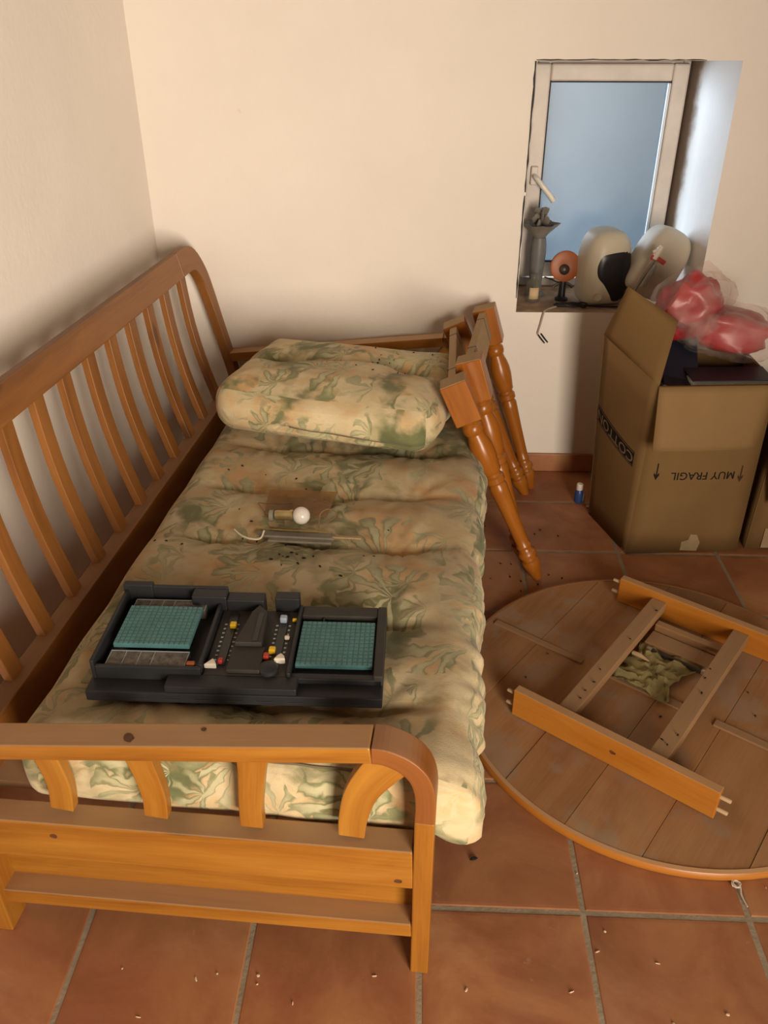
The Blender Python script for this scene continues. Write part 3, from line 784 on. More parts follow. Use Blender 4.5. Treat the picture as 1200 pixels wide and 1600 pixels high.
# ---------------------------------------------------------------- round table top, underside up
TT = thing('round_tabletop', 'round wooden table top lying underside up on the floor tiles', 'table top', (.295, .615, .002), 0)
TA = radians(-36.3); ux = Vector((cos(TA), sin(TA), 0)); uy = Vector((-sin(TA), cos(TA), 0)); R0 = .535
def disc_strip(y0, y1, x0=-1, x1=1):
    g = .0007; r = R0 - .012; poly = []
    ys = [y0 + g + (y1 - y0 - 2 * g) * k / 10 for k in range(11)]
    right = [(min(x1 - g, sqrt(max(1e-6, r * r - y * y))), y) for y in ys]; left = [(max(x0 + g, -sqrt(max(1e-6, r * r - y * y))), y) for y in reversed(ys)]
    return right + left
def in_tt(x, y, z): return ux * x + uy * y + Vector((0, 0, z))
RT = Matrix.Rotation(TA, 4, 'Z')
# planks run across (parallel to the cross rails): strips along local x, split and stepped
cuts = [-.523, -.36, -.17, .0, .17, .36, .523]
for i in range(6):
    lo, hi = cuts[i], cuts[i + 1]
    poly = disc_strip(lo, hi); zt = .0235 - (.0012 if i in (1, 4) else 0)
    # swap so that each plank is long in local y
    pl2 = [(y, -x) for x, y in poly]
    m = MB(); m.prism(pl2, .002, zt); m.g = [(g[1], g[0], g[2]) for g in m.g]
    o = m.build('underside_board', M['rawtop'], TT); o.rotation_euler = (0, 0, TA)
m = MB(); seg = 96; prof = [(.0, -.014), (.0, .0), (.004, .012), (.012, .013)]
ring = [(R0 - .013, .0), (R0 - .004, .0005), (R0, .006), (R0, .016), (R0 - .004, .0225), (R0 - .013, .0245)]
vs = []; gs = []; fs = []
for k in range(seg):
    a = 2 * pi * k / seg
    for r, z in ring: vs.append((r * cos(a), r * sin(a), z)); gs.append((a * R0, r, z))
n6 = len(ring)
for k in range(seg):
    for j in range(n6): fs.append((k * n6 + j, ((k + 1) % seg) * n6 + j, ((k + 1) % seg) * n6 + (j + 1) % n6, k * n6 + (j + 1) % n6))
m.add(vs, fs, gs); m.build('bullnose_edge', M['apron'], TT, True)
O = Vector((.295, .615, .002))
def tl_(p): return Vector(p) - O
def TBm(name, mat, p0, p1, w, t, n=(0, 0, 1), bevel=.002, parent=TT):
    m = MB(); m.beam(tl_(p0), tl_(p1), w, t, n); return m.build(name, mat, parent, bevel=bevel)
# near apron: outer face line (-.101,.532)->(.322,.222)
nrm = Vector((-sin(TA), cos(TA), 0))          # towards the far apron
a0 = Vector((-.101, .532, 0)) + nrm * .0125; a1 = Vector((.322, .222, 0)) + nrm * .0125
zc = Vector((0, 0, .0685))
nap = TBm('apron', M['apron'], a0 + zc, a1 + zc, .025, .083)
b0 = Vector((.281, 1.052, 0)) - nrm * .0125; b1 = b0 + ux * .524
kn = a0 + ux * .275 - nrm * .0125; knot(tl_((kn.x, kn.y, .070)), -nrm, .0085, .0055, nap)
fap = TBm('apron', M['apron'], b0 + zc, b1 + zc, .025, .083)
for (q, s_, par) in ((a0, -1, nap), (a1, 1, nap), (b0, -1, fap), (b1, 1, fap)):
    for z in (.050, .089):
        m = MB(); m.tube([tl_(q + Vector((0, 0, z)) - ux * .01 * s_), tl_(q + Vector((0, 0, z)) + ux * .022 * s_), tl_(q + Vector((0, 0, z)) + ux * .024 * s_)], [.0052, .0052, .004], 10); m.build('dowel', M['dowel'], par, True)
Lr = .645 - .05
for t in (.128, .368):
    c0 = a0 + ux * t + nrm * .0125; c1 = c0 + nrm * Lr
    TBm('cross_rail', M['rail'], c0 + Vector((0, 0, .074)), c1 + Vector((0, 0, .074)), .045, .030)
# slide supports between the cross rails near the far apron
for d, z, w, h in ((.085, .050, .024, .030), (.135, .036, .060, .022)):
    c0 = b0 + ux * .155 - nrm * d; c1 = b0 + ux * .345 - nrm * d
    TBm('support_block', M['rail'], c0 + Vector((0, 0, z)), c1 + Vector((0, 0, z)), w, h)
c0 = b0 + ux * .178 - nrm * .185; c1 = b0 + ux * .335 - nrm * .185
sl = TBm('leaf_slide', M['darkmetal'], c0 + Vector((0, 0, .040)), c1 + Vector((0, 0, .040)), .010, .012)
for q in (c0, c1): TBm('slide_end', M['steel'], q + Vector((0, 0, .042)) - ux * .008, q + Vector((0, 0, .042)) + ux * .008, .012, .012, parent=sl)
c0 = b0 + ux * .110 - nrm * .335; c1 = b0 + ux * .350 - nrm * .335
TBm('thin_batten', M['rail'], c0 + Vector((0, 0, .0275)), c1 + Vector((0, 0, .0275)), .028, .006)
c0 = b0 - ux * .235 - nrm * .335; c1 = b0 + ux * .05 - nrm * .335
TBm('thin_batten', M['rail'], c0 + Vector((0, 0, .0275)), c1 + Vector((0, 0, .0275)), .022, .006)
c0 = b0 + ux * .42 - nrm * .335; c1 = b0 + ux * .62 - nrm * .335
TBm('thin_batten', M['rail'], c0 + Vector((0, 0, .0275)), c1 + Vector((0, 0, .0275)), .026, .006)
# scrap of cloth lying inside the frame
cl = MB(); nx, ny = 18, 16; vs = []; fs = []
cctr = b0 + ux * .225 - nrm * .265
for i in range(nx):
    for j in range(ny):
        u = i / (nx - 1) - .5; v = j / (ny - 1) - .5
        an = atan2(v, u); wob = 1 + .75 * mn.noise(Vector((cos(an) * 1.7, sin(an) * 1.7, 1)))
        p = cctr + ux * (u * .155 * wob) + nrm * (v * .17 * wob)
        z = .0315 + .030 * abs(mn.noise(Vector((u * 5, v * 5, 2)))) + .014 * abs(mn.noise(Vector((u * 11, v * 9, 7))))
        vs.append((p.x, p.y, z))
for i in range(nx - 1):
    for j in range(ny - 1): fs.append((i * ny + j, (i + 1) * ny + j, (i + 1) * ny + j + 1, i * ny + j + 1))
cl.add(vs, fs); o = cl.build('cloth_scrap', M['sage'], smooth=True)
sm = o.modifiers.new('thick', 'SOLIDIFY'); sm.thickness = .0015
tag(o, 'crumpled sage green cloth scrap lying inside the upturned table frame', 'cloth')
m = MB(); q = b0 + ux * .150 - nrm * .235; m.tube([q + Vector((0, 0, .048)), q + ux * .022 + Vector((0, 0, .049)), q + ux * .05 - nrm * .004 + Vector((0, 0, .046))], [.006, .007, .002], 8)
tag(m.build('wood_chip', M['dowel'], smooth=True), 'pale splinter of wood on the green cloth scrap', 'wood chip')
dm = MB()
for _ in range(14):
    c = b0 + ux * rg.uniform(-.05, .5) - nrm * rg.uniform(.1, .6); dropping(dm, Vector((c.x, c.y, .027)), rg.uniform(.0016, .003), rg.uniform(0, pi))
for t in (.128, .368):
    for _ in range(6):
        c = a0 + ux * (t + rg.uniform(-.015, .015)) + nrm * rg.uniform(.05, .55); dropping(dm, Vector((c.x, c.y, .0915)), rg.uniform(.002, .003), rg.uniform(0, pi))
tag(dm.build('droppings', M['drop']), 'black droppings scattered over the upturned table underside', 'droppings', kind='stuff')

# ---------------------------------------------------------------- two table leg frames leaning by the bed
LPROF = [(.001, 0), (.013, 0), (.018, .018), (.021, .035), (.027, .055), (.030, .070), (.029, .080), (.024, .084), (.023, .092), (.029, .096), (.030, .104), (.029, .112), (.023, .118), (.021, .128), (.0245, .134), (.0245, .140), (.021, .146),
         (.0215, .17), (.0245, .27), (.0285, .35), (.0290, .368), (.0255, .374), (.0255, .380), (.0305, .386), (.0305, .402), (.0255, .408), (.0255, .416), (.0305, .422), (.031, .434), (.0335, .452), (.0365, .480), (.0360, .505), (.0320, .528), (.0270, .545), (.0255, .556), (.0300, .562), (.0320, .572), (.0310, .584), (.0270, .590), (.0275, .596), (.034, .603), (.034, .606), (.001, .606)]
LL = .735; BLK = .078
def leg_frame(label, F0, F1, T0):
    """two turned legs and the apron between their square tops; F0 near foot, F1 far foot, T0 near top centre"""
    F0, F1, T0 = Vector(F0), Vector(F1), Vector(T0)
    z = (T0 - F0).normalized(); x = (F1 - F0); dist = x.length; x = (x - z * x.dot(z)).normalized(); y = z.cross(x)
    t = thing('table_leg_frame', label, 'table legs', F0)
    t.matrix_world = Matrix.Translation(F0) @ Matrix((x, y, z)).transposed().to_4x4()
    for d in (0, dist):
        m = MB(); m.lathe(LPROF, 24, (d, 0, 0)); lg = m.build('turned_leg', M['turned'], t, True)
        m = MB(); m.box((d - BLK / 2, -BLK / 2, .605), (d + BLK / 2, BLK / 2, LL), 2); m.build('square_block', M['turned'], lg, bevel=.003)
        m = MB(); m.box((d - BLK / 2 + .002, -BLK / 2 + .002, LL), (d + BLK / 2 - .002, BLK / 2 - .002, LL + .0012), 0); m.build('sawn_top', M['rawedge'], lg)
    m = MB(); m.box((BLK / 2, -.008, LL - .095), (dist - BLK / 2, .017, LL - .006), 0); ap = m.build('apron', M['rawedge'], t, bevel=.002)
    for d in (.12, dist - .12):
        m = MB(); m.box((d - .002, -.009, LL - .0965), (d + .002, .018, LL - .0048)); m.build('screw_slot', M['darkmetal'], ap)
    return t
FA0 = Vector((.043, 1.170, .006)); vA = Vector((-.305, .027, .670)).normalized() * LL; FA1 = Vector((.058, 1.741, .006))
FB0 = Vector((.012, 1.255, .006)); vB = Vector((-.223, .046, .700)).normalized() * LL; FB1 = Vector((.086, 1.788, .006))
leg_frame('pair of turned orange table legs nearest the cushion, leaning at the mattress', FA0, FA1, FA0 + vA)
leg_frame('pair of turned orange table legs leaning upright on the wall below the window', FB0, FB1, FB0 + vB)

# ---------------------------------------------------------------- cartons
def text_mesh(body, size, depth=.0004):
    cu = bpy.data.curves.new('txt', 'FONT'); cu.body = body; cu.size = size; cu.align_x = 'CENTER'; cu.align_y = 'CENTER'; cu.extrude = depth
    cu.resolution_u = 3; cu.offset = .0003
    o = bpy.data.objects.new('txt', cu); COL.objects.link(o)
    me = bpy.data.meshes.new_from_object(o.evaluated_get(bpy.context.evaluated_depsgraph_get()))
    bpy.data.objects.remove(o); return me
def panel(name, parent, c00, c10, c11, c01, mat, bulge=0, nu=8, nv=8, th=.004):
    c00, c10, c11, c01 = map(Vector, (c00, c10, c11, c01)); n = (c10 - c00).cross(c01 - c00).normalized()
    vs = []; fs = []
    for i in range(nu + 1):
        for j in range(nv + 1):
            u = i / nu; v = j / nv
            p = c00 * (1 - u) * (1 - v) + c10 * u * (1 - v) + c11 * u * v + c01 * (1 - u) * v
            b = bulge(u, v) if callable(bulge) else bulge * sin(pi * u) * sin(pi * v)
            vs.append(p + n * b)
    for i in range(nu):
        for j in range(nv): fs.append((i * (nv + 1) + j, (i + 1) * (nv + 1) + j, (i + 1) * (nv + 1) + j + 1, i * (nv + 1) + j + 1))
    me = bpy.data.meshes.new(name); me.from_pydata(vs, [], fs); o = link(name, me, mat, parent, True)
    s = o.modifiers.new('thick', 'SOLIDIFY'); s.thickness = th; s.offset = -1
    return o, n
BX = thing('tall_moving_carton', 'tall open cardboard moving carton with upside-down MUY FRAGIL print on front', 'box', (.36, 1.335, 0))
bo = Vector((.36, 1.335, 0))
A_ = Vector((.36, 1.335, 0)) - bo; B_ = Vector((.742, 1.367, 0)) - bo; D_ = Vector((.278, 1.600, 0)) - bo; C_ = B_ + (D_ - A_) * 1.05 + Vector((.075, 0, 0))
H_ = .612; up = Vector((0, 0, H_))
tw = [Vector((.008, -.004, 0)), Vector((-.010, -.006, 0)), Vector((0, 0, 0)), Vector((-.034, 0, .068))]
At, Bt, Ct, Dt = A_ + up + tw[0], B_ + up + tw[1], C_ + up, D_ + up + tw[3]
front, nF = panel('front_panel', BX, A_, B_, Bt, At, M['card'], .004)
left, nL = panel('left_panel', BX, D_, A_, At, Dt, M['card'], .010)
panel('right_panel', BX, B_, C_, Ct, Bt, M['card'], .004)
panel('back_panel', BX, C_, D_, Dt, Ct, M['card'], 0)
panel('bottom_panel', BX, A_ + Vector((0, 0, .006)), B_ + Vector((0, 0, .006)), C_ + Vector((0, 0, .006)), D_ + Vector((0, 0, .006)), M['card'], 0, 1, 1)
# flaps
fo = Vector((.02, -1, 0)).normalized()
panel('front_flap', BX, At + fo * .004, Bt + fo * .004 + Vector((-.005, 0, .0)), Bt + fo * .055 + Vector((-.045, 0, -.190)), At + fo * .060 + Vector((-.004, 0, -.190)), M['cardin'],
      lambda u, v: -.012 * v * sin(pi * u) - .002, 10, 8)
panel('right_flap', BX, Bt, Ct, Ct + Vector((.06, .02, -.17)), Bt + Vector((.055, -.02, -.19)), M['cardin'], 0, 4, 4)
lo_ = Vector((-1, -.3, 0)).normalized()
panel('left_flap', BX, Dt, At + Vector((0, 0, -.004)), Vector((.432, 1.46, .775)) - bo, Vector((.281, 1.53, .858)) - bo, M['card'], .006, 8, 8)
panel('back_flap', BX, Dt + (Ct - Dt) * .22, Ct, Ct + Vector((-.01, -.02, .075)), Dt + (Ct - Dt) * .30 + Vector((0, -.02, .085)), M['cardin'], 0, 4, 4)
if nF.y > 0: nF = -nF
if nL.x > 0: nL = -nL
def bil(c00, c10, c11, c01, n, bulge):
    def f(u, z, d):
        v = z / H_
        return c00 * (1 - u) * (1 - v) + c10 * u * (1 - v) + c11 * u * v + c01 * (1 - u) * v + n * (bulge * sin(pi * max(0, min(1, u))) * sin(pi * v) + d)
    return f
on_front = bil(A_, B_, Bt, At, nF, .004); on_left = bil(D_, A_, At, Dt, nL, .010)
def printed(name, me, fn, wid, u0, z0, mat, parent, rot=0, slope=0, d=.0006, sx=1, sy=1, sub=0):
    """lay a flat mesh of lettering or marks on a (bulged) panel"""
    bm = bmesh.new(); bm.from_mesh(me)
    if sub: bmesh.ops.subdivide_edges(bm, edges=bm.edges, cuts=sub, use_grid_fill=True)
    bmesh.ops.triangulate(bm, faces=bm.faces); k = -1 if rot else 1
    for v in bm.verts:
        x, y, z = v.co.x * sx * k, v.co.y * sy * k, v.co.z
        p = fn(u0 + x / wid, z0 + y + slope * x, d + max(0, z) * .5); v.co = p
    bm.to_mesh(me); bm.free(); return link(name, me, mat, parent)
def flat(poly, h=.0004):
    m = MB(); m.prism(poly, 0, h); me = bpy.data.meshes.new('mark'); me.from_pydata(m.v, [], m.f); return me
WF, WL = .383, .277
def word_with_m():
    me = text_mesh('MUY FRAGIL', .041); bm = bmesh.new(); bm.from_mesh(me); bm.verts.ensure_lookup_table()
    left = min(bm.verts, key=lambda v: v.co.x); isl = {left}; todo = [left]
    while todo:
        v = todo.pop()
        for e in v.link_edges:
            o = e.other_vert(v)
            if o not in isl: isl.add(o); todo.append(o)
    x1 = max(v.co.x for v in isl); lim = [v for v in bm.verts if v.co.x <= x1 + .0002]
    x0 = min(v.co.x for v in lim); y0 = min(v.co.y for v in lim); y1 = max(v.co.y for v in lim); t = .0050
    bmesh.ops.delete(bm, geom=lim, context='VERTS')
    xm = (x0 + x1) / 2
    for quad in ([(x0, y0), (x0 + t, y0), (x0 + t, y1), (x0, y1)], [(x1 - t, y0), (x1, y0), (x1, y1), (x1 - t, y1)],
                 [(x0, y1), (xm - t / 2, y0 + .004), (xm + t / 2, y0 + .004), (x0 + t, y1)], [(x1 - t, y1), (xm - t / 2, y0 + .004), (xm + t / 2, y0 + .004), (x1, y1)]):
        bm.faces.new([bm.verts.new((x, y, .0004)) for x, y in quad])
    bm.to_mesh(me); bm.free(); return me
printed('printed_words', word_with_m(), on_front, WF, .540, .302, M['ink'], front, 1, sx=.94, sy=.95)
ARW = [(-.0022, .03), (.0022, .03), (.0022, -.012), (.0085, -.004), (.0095, -.012), (0, -.031), (-.0095, -.012), (-.0085, -.004), (-.0022, -.012)]
printed('printed_arrow', flat(ARW), on_front, WF, .132, .318, M['ink'], front); printed('printed_arrow', flat(ARW), on_front, WF, .872, .305, M['inkbrown'], front)
printed('torn_tape', flat([(-.030, -.03), (.028, -.034), (.034, 0), (.018, .032), (-.004, .034), (-.008, .012), (-.03, .004)]), on_front, WF, .56, .040, M['tapepatch'], front)
def bar(x0, x1, y0, y1, n=12):
    return [(x0 + (x1 - x0) * k / n, y0) for k in range(n + 1)] + [(x1 - (x1 - x0) * k / n, y1) for k in range(n + 1)]
def strip_mesh(x0, x1, y0, y1, n=16):
    me = bpy.data.meshes.new('mark'); me.from_pydata([(x0 + (x1 - x0) * k / n, y, 0) for k in range(n + 1) for y in (y0, y1)], [], [(2 * k, 2 * k + 2, 2 * k + 3, 2 * k + 1) for k in range(n)]); return me
HB = .113
printed('printed_band', strip_mesh(-HB, HB, -.026, .026), on_left, WL, .435, .352, M['ink'], left, slope=-.155)
printed('printed_outline', strip_mesh(-HB + .003, HB - .003, -.0225, -.0205), on_left, WL, .435, .352, M['inkpale'], left, slope=-.155, d=.0010)
printed('printed_outline', strip_mesh(-HB + .003, HB - .003, .0205, .0225), on_left, WL, .435, .352, M['inkpale'], left, slope=-.155, d=.0010)
printed('printed_words', text_mesh('COTTON', .046), on_left, WL, .435, .352, M['inkpale'], left, 1, slope=-.155, d=.0012, sx=1.12, sy=.95)
# second carton
B2 = thing('low_carton', 'brown cardboard carton behind the tall carton at the right edge', 'box', (.775, 1.385, 0))
w2, d2, h2 = .36, .32, .46
cs = [Vector(v) for v in ((0, 0, 0), (w2, .015, 0), (w2 - .02, d2, 0), (.03, d2, 0))]; u2 = Vector((0, 0, h2)); sh = Vector((.01, 0, 0))
for nm, i, j in (('front_panel', 0, 1), ('right_panel', 1, 2), ('back_panel', 2, 3), ('left_panel', 3, 0)):
    panel(nm, B2, cs[i], cs[j], cs[j] + u2 + sh, cs[i] + u2 + sh, M['card'], .003, 6, 6)
panel('top_panel', B2, *[c + u2 + sh for c in cs], M['card'], .002, 2, 2)
m = MB(); m.box((.052, -.004, .008), (.30, .001, .085)); m.build('tape_strip', M['tapepatch'], B2)
# grey rag hanging between the cartons
m = MB(); vs = []; fs = []
for i in range(7):
    for j in range(13):
        t = j / 12; u = i / 6 - .5; wd = .05 * (1 - t) ** .7 + .004
        vs.append((.790 + .018 * t + u * wd * .9, 1.355 + .012 * sin(u * 9 + t * 2), .40 - t * .205))
for i in range(6):
    for j in range(12): fs.append((i * 13 + j, (i + 1) * 13 + j, (i + 1) * 13 + j + 1, i * 13 + j + 1))
m.add(vs, fs); o = m.build('grey_rag', M['rag'], smooth=True); s = o.modifiers.new('thick', 'SOLIDIFY'); s.thickness = .003
tag(o, 'grey cloth hanging down between the tall and the low carton', 'cloth')

# contents of the tall carton
def slab(name, p, rot, size, mat, bevel=.003):
    m = MB(); m.box((-size[0] / 2, -size[1] / 2, -size[2] / 2), (size[0] / 2, size[1] / 2, size[2] / 2)); o = m.build(name, mat, bevel=bevel)
    o.location = p; o.rotation_euler = rot; return o
def binder(label, p, rot, size):
    t = thing('ring_binder', label, 'binder', p, rot=rot)
    a, b, c = size
    for z in (-c / 2, c / 2 - .003):
        m = MB(); m.box((-a / 2, -b / 2, z), (a / 2, b / 2, z + .003)); m.build('cover_board', M['binder'], t, bevel=.001)
    m = MB(); m.box((-a / 2, b / 2 - .003, -c / 2), (a / 2, b / 2, c / 2)); m.build('spine', M['binder'], t, bevel=.001)
    m = MB(); m.box((-a / 2 + .003, -b / 2 + .002, -c / 2 + .004), (a / 2 - .006, b / 2 - .006, c / 2 - .012)); m.build('paper_block', M['paper'], t)
    return t
binder('black ring binder with white pages lying across the top of the tall carton', (.605, 1.430, .604), (radians(4), 0, radians(4)), (.255, .10, .030))
slab('dark_folder', (.452, 1.502, .632), (radians(24), radians(4), radians(-8)), (.15, .20, .012), M['darkblue'])
tag(bpy.context.scene.objects['dark_folder'], 'dark navy folder tilted against the left flap inside the tall carton', 'folder')
slab('white_booklet', (.452, 1.402, .596), (radians(3), radians(8), radians(-14)), (.10, .10, .010), M['darkblue'])
tag(bpy.context.scene.objects['white_booklet'], 'dark booklet with pale edge at the front left corner of the tall carton', 'booklet')
bpy.context.scene.objects['white_booklet'].name = 'dark_booklet'
m = MB(); m.box((-.05, -.051, -.0035), (.05, -.049, .0035)); m.build('page_edge', M['paper'], bpy.context.scene.objects['dark_booklet'])
slab('paper_stack', (.575, 1.50, .40), (0, 0, radians(4)), (.30, .20, .34), M['paper'])
tag(bpy.context.scene.objects['paper_stack'], 'stack of papers filling the inside of the tall carton under the binder', 'papers')
# red bag in clear film
def blob(c, size, rot, seed, amp, power=.55, nu=40, nv=26):
    vs = []; fs = []; Rm = Matrix.Rotation(rot[2], 3, 'Z') @ Matrix.Rotation(rot[1], 3, 'Y') @ Matrix.Rotation(rot[0], 3, 'X')
    sg = lambda v: (1 if v >= 0 else -1) * abs(v) ** power
    for j in range(nv + 1):
        ph = -pi / 2 + pi * j / nv
        for i in range(nu):
            th = 2 * pi * i / nu
            d = Vector((sg(cos(ph)) * sg(cos(th)), sg(cos(ph)) * sg(sin(th)), sg(sin(ph))))
            nz = mn.noise(d * 1.6 + Vector((seed, 0, 0))) + .5 * mn.ridged_multi_fractal(d * 2.2 + Vector((seed, 4, 0)), 1, 2, 3, 1, 2) * .5
            q = Vector((d.x * size[0], d.y * size[1], d.z * size[2])) * (1 + amp * nz)
            vs.append(Vector(c) + Rm @ q)
    for j in range(nv):
        for i in range(nu): fs.append((j * nu + i, j * nu + (i + 1) % nu, (j + 1) * nu + (i + 1) % nu, (j + 1) * nu + i))
    return vs, fs
RB = thing('red_plastic_bag', 'crumpled red bag wrapped in clear film on top of the tall carton', 'bag', (.575, 1.56, .70))
ro = Vector((.56, 1.55, .70))
m = MB(); v, f = blob((.055, .02, .012), (.115, .085, .055), (0, radians(10), radians(2)), 3, .22, .5); m.add(v, f)
m.build('red_packet', M['redbag'], RB, True)
m = MB(); v, f = blob((-.075, .015, .085), (.080, .070, .085), (0, radians(25), 0), 8, .35, .8); m.add(v, f); m.build('red_bundle', M['redbag'], RB, True)
m = MB(); v, f = blob((.045, .0, .020), (.140, .110, .072), (0, radians(10), radians(2)), 5, .30, .55); m.add(v, f); m.build('clear_film', M['film'], RB, True)
m = MB(); v, f = blob((-.070, .005, .098), (.098, .088, .100), (0, radians(32), 0), 12, .34, .8); m.add(v, f); m.build('clear_film', M['film'], RB, True)

# ---------------------------------------------------------------- things on the window sill
SZ = .650
def dispenser_body(w, h, d, n=56, rings=14):
    out = []
    for k in range(n):
        a = 2 * pi * k / n - pi / 2
        # rounded arch outline in x (width) and z (height), centre at h*.45
        pw = .26 if sin(a) < 0 else .66
        sg = lambda v, p: (1 if v >= 0 else -1) * abs(v) ** p
        x = sg(cos(a), pw) * w / 2; z = (sg(sin(a), pw) * h * (.45 if sin(a) < 0 else .55)) + h * .45
        if sin(a) < 0: x *= 1 - .10 * (-sin(a))
        out.append((x, z))
    cz = h * .45
    surf = lambda s: -d * (.35 + .65 * (1 - s ** 4.5) ** .5)
    vs = []; fs = []
    for r in range(rings + 1):
        s = 1 - (1 - r / rings) ** 1.0 if False else r / rings
        s = sin(s * pi / 2)
        for (x, z) in out: vs.append((x * s, surf(min(s, 1)), cz + (z - cz) * s))
    for r in range(rings):
        for k in range(n): fs.append((r * n + k, r * n + (k + 1) % n, (r + 1) * n + (k + 1) % n, (r + 1) * n + k))
    b = len(vs)
    for (x, z) in out: vs.append((x, .03, z))
    for k in range(n): fs.append((rings * n + k, rings * n + (k + 1) % n, b + (k + 1) % n, b + k))
    fs.append(tuple(b + k for k in range(n)))
    def front_y(x, z):
        a = atan2((z - cz), x); lo, hi = 0, 1
        # ratio to outline along the ray (numerical)
        best = 0
        for i in range(n):
            x0, z0 = out[i]; x1, z1 = out[(i + 1) % n]
            dx, dz = x1 - x0, z1 - z0; den = x * dz - (z - cz) * dx
            if abs(den) < 1e-9: continue
            t = (x0 * dz - (z0 - cz) * dx) / den; u = (x0 * (z - cz) - (z0 - cz) * x) / den
            if t > 0 and -1e-6 <= u <= 1 + 1e-6: best = 1 / t; break
        return surf(min(.999, best))
    return vs, fs, front_y
def dispenser(label, loc, rot, w, h, d, mat, window):
    t = thing('soap_dispenser', label, 'dispenser', loc, rot=rot)
    vs, fs, fy = dispenser_body(w, h, d)
    m = MB(); m.add(vs, fs); m.build('shell', mat, t, True)
    if window:
        ol = smooth_path([(-.052, 0, .180), (-.034, 0, .194), (.020, 0, .201), (.070, 0, .199), (.0795, 0, .185), (.080, 0, .12), (.070, 0, .055), (.050, 0, .026), (.018, 0, .022), (-.004, 0, .052), (-.030, 0, .088), (-.054, 0, .115), (-.060, 0, .150), (-.052, 0, .180)], 4)[:-1]
        c = Vector((.006, 0, .125)); n = len(ol); R_ = 7; v2 = []; f2 = []
        for r in range(1, R_ + 1):
            for q in ol:
                p = c + (Vector(q) - c) * (r / R_); v2.append((p.x, fy(p.x, p.z) - .0025 * (1 if r < R_ else .0), p.z))
        v2.append((c.x, fy(c.x, c.z) - .0025, c.z))
        for r in range(R_ - 1):
            for k in range(n): f2.append((r * n + k, r * n + (k + 1) % n, (r + 1) * n + (k + 1) % n, (r + 1) * n + k))
        for k in range(n): f2.append((k, (k + 1) % n, len(v2) - 1))
        m = MB(); m.add(v2, f2); m.build('black_window', M['black'], t, True)
        m = MB(); m.lathe([(.001, -.001), (.016, -.001), (.018, .003), (.015, .004), (.011, .0015), (.001, .0012)], 20, (-.048, fy(-.048, .045), .045), (-.25, -1, -.1)); m.build('push_button', mat, t, True)
    return t
dispenser('upright cream soap dispenser with large black window standing on the window sill', (.310, 2.075, SZ), (0, 0, radians(15)), .172, .268, .095, M['cream'], True)
dispenser('plain cream dispenser tilted over against the right side of the window recess', (.442, 2.028, SZ + .045), (radians(-6), radians(28), radians(8)), .175, .250, .080, M['cream2'], False)
# nozzle with red lever sticking up from the bag
NZ = thing('spray_nozzle', 'white spray nozzle with red lever and grey stem before the tilted dispenser', 'nozzle', (.425, 1.905, .775))
m = MB(); m.tube([(-.035, 0, -.055), (.0, 0, .02), (.035, 0, .085)], [.006, .006, .005], 8); m.build('stem', M['greymetal'], NZ, True)
m = MB(); m.tube([(.0, .008, -.02), (.022, .008, .03), (.032, .008, .055)], [.016, .017, .012], 10); m.build('clear_barrel', M['clearpl'], NZ, True)
m = MB(); m.tube([(.026, 0, .075), (.040, 0, .108), (.046, 0, .118)], [.011, .012, .008], 10); m.tube([(.018, 0, .098), (.042, 0, .110)], [.006, .008], 8); m.build('white_head', M['whitepl'], NZ, True)
m = MB(); m.sweep(smooth_path([(.012, 0, .082), (.035, -.004, .078), (.062, -.006, .062)], 4), .016, .010, (0, 1, 0)); m.build('red_lever', M['red'], NZ, bevel=.002)
# jar, vase, orange disc
JR = thing('glass_jar', 'small clear glass bottle with blank tan label on the sill corner', 'bottle', (.066, 2.075, SZ))
m = MB(); m.lathe([(.001, 0), (.026, 0), (.028, .004), (.028, .058), (.022, .072), (.012, .080), (.011, .092), (.014, .094), (.014, .100), (.001, .100)], 20); m.build('bottle_glass', M['glass'], JR, True)
m = MB(); vs = []; fs = []
for k in range(9):
    a = radians(-125 + 75 * k / 8)
    for z in (.012, .054): vs.append((.0292 * cos(a), .0292 * sin(a), z))
fs = [(2 * k, 2 * k + 2, 2 * k + 3, 2 * k + 1) for k in range(8)]
m.add(vs, fs); o = m.build('paper_label', M['tan'], JR, True); s = o.modifiers.new('thick', 'SOLIDIFY'); s.thickness = .0008
VS = thing('ruffled_vase', 'grey glass vase with frilled rim and dried flower in window corner', 'vase', (.082, 2.150, SZ))
m = MB(); m.lathe([(.001, 0), (.036, 0), (.038, .006), (.026, .015), (.024, .05), (.027, .11), (.030, .16), (.028, .195), (.024, .215), (.001, .215)], 20); m.build('vase_body', M['stem'], VS, True)
m = MB(); m.lathe([(.020, .212), (.028, .225), (.044, .242), (.062, .262), (.066, .266), (.060, .266), (.040, .250), (.018, .232)], 56, ripple=lambda a, z: .13 * sin(a * 6) * max(0, (z - .225) / .04)); m.build('frilled_rim', M['ruffle'], VS, True)
for k in range(8):
    a = k * 2.4; r = .008 + .002 * k
    m = MB(); v, f = blob((r * cos(a), r * sin(a), .305 - .006 * k), (.015, .006, .022), (.5 * cos(a), .5, a), k, .35, .9, 12, 8); m.add(v, f); m.build('petal', M['ruffle'], VS, True)
OD = thing('orange_disc_stand', 'orange round disc on a dark stand between the bottle and the dispenser', 'stand', (.176, 2.085, SZ))
m = MB(); m.lathe([(.001, 0), (.050, 0), (.056, .003), (.056, .008), (.050, .011), (.020, .010), (.001, .009)], 32, (0, -.004, .128), (.12, -1, .1)); m.build('disc', M['orangepl'], OD, True)
m = MB(); m.lathe([(.001, 0), (.018, 0), (.019, .012), (.012, .018), (.001, .02)], 20, (-.004, -.012, .118), (.12, -1, .1)); m.build('hub', M['darkmetal'], OD, True)
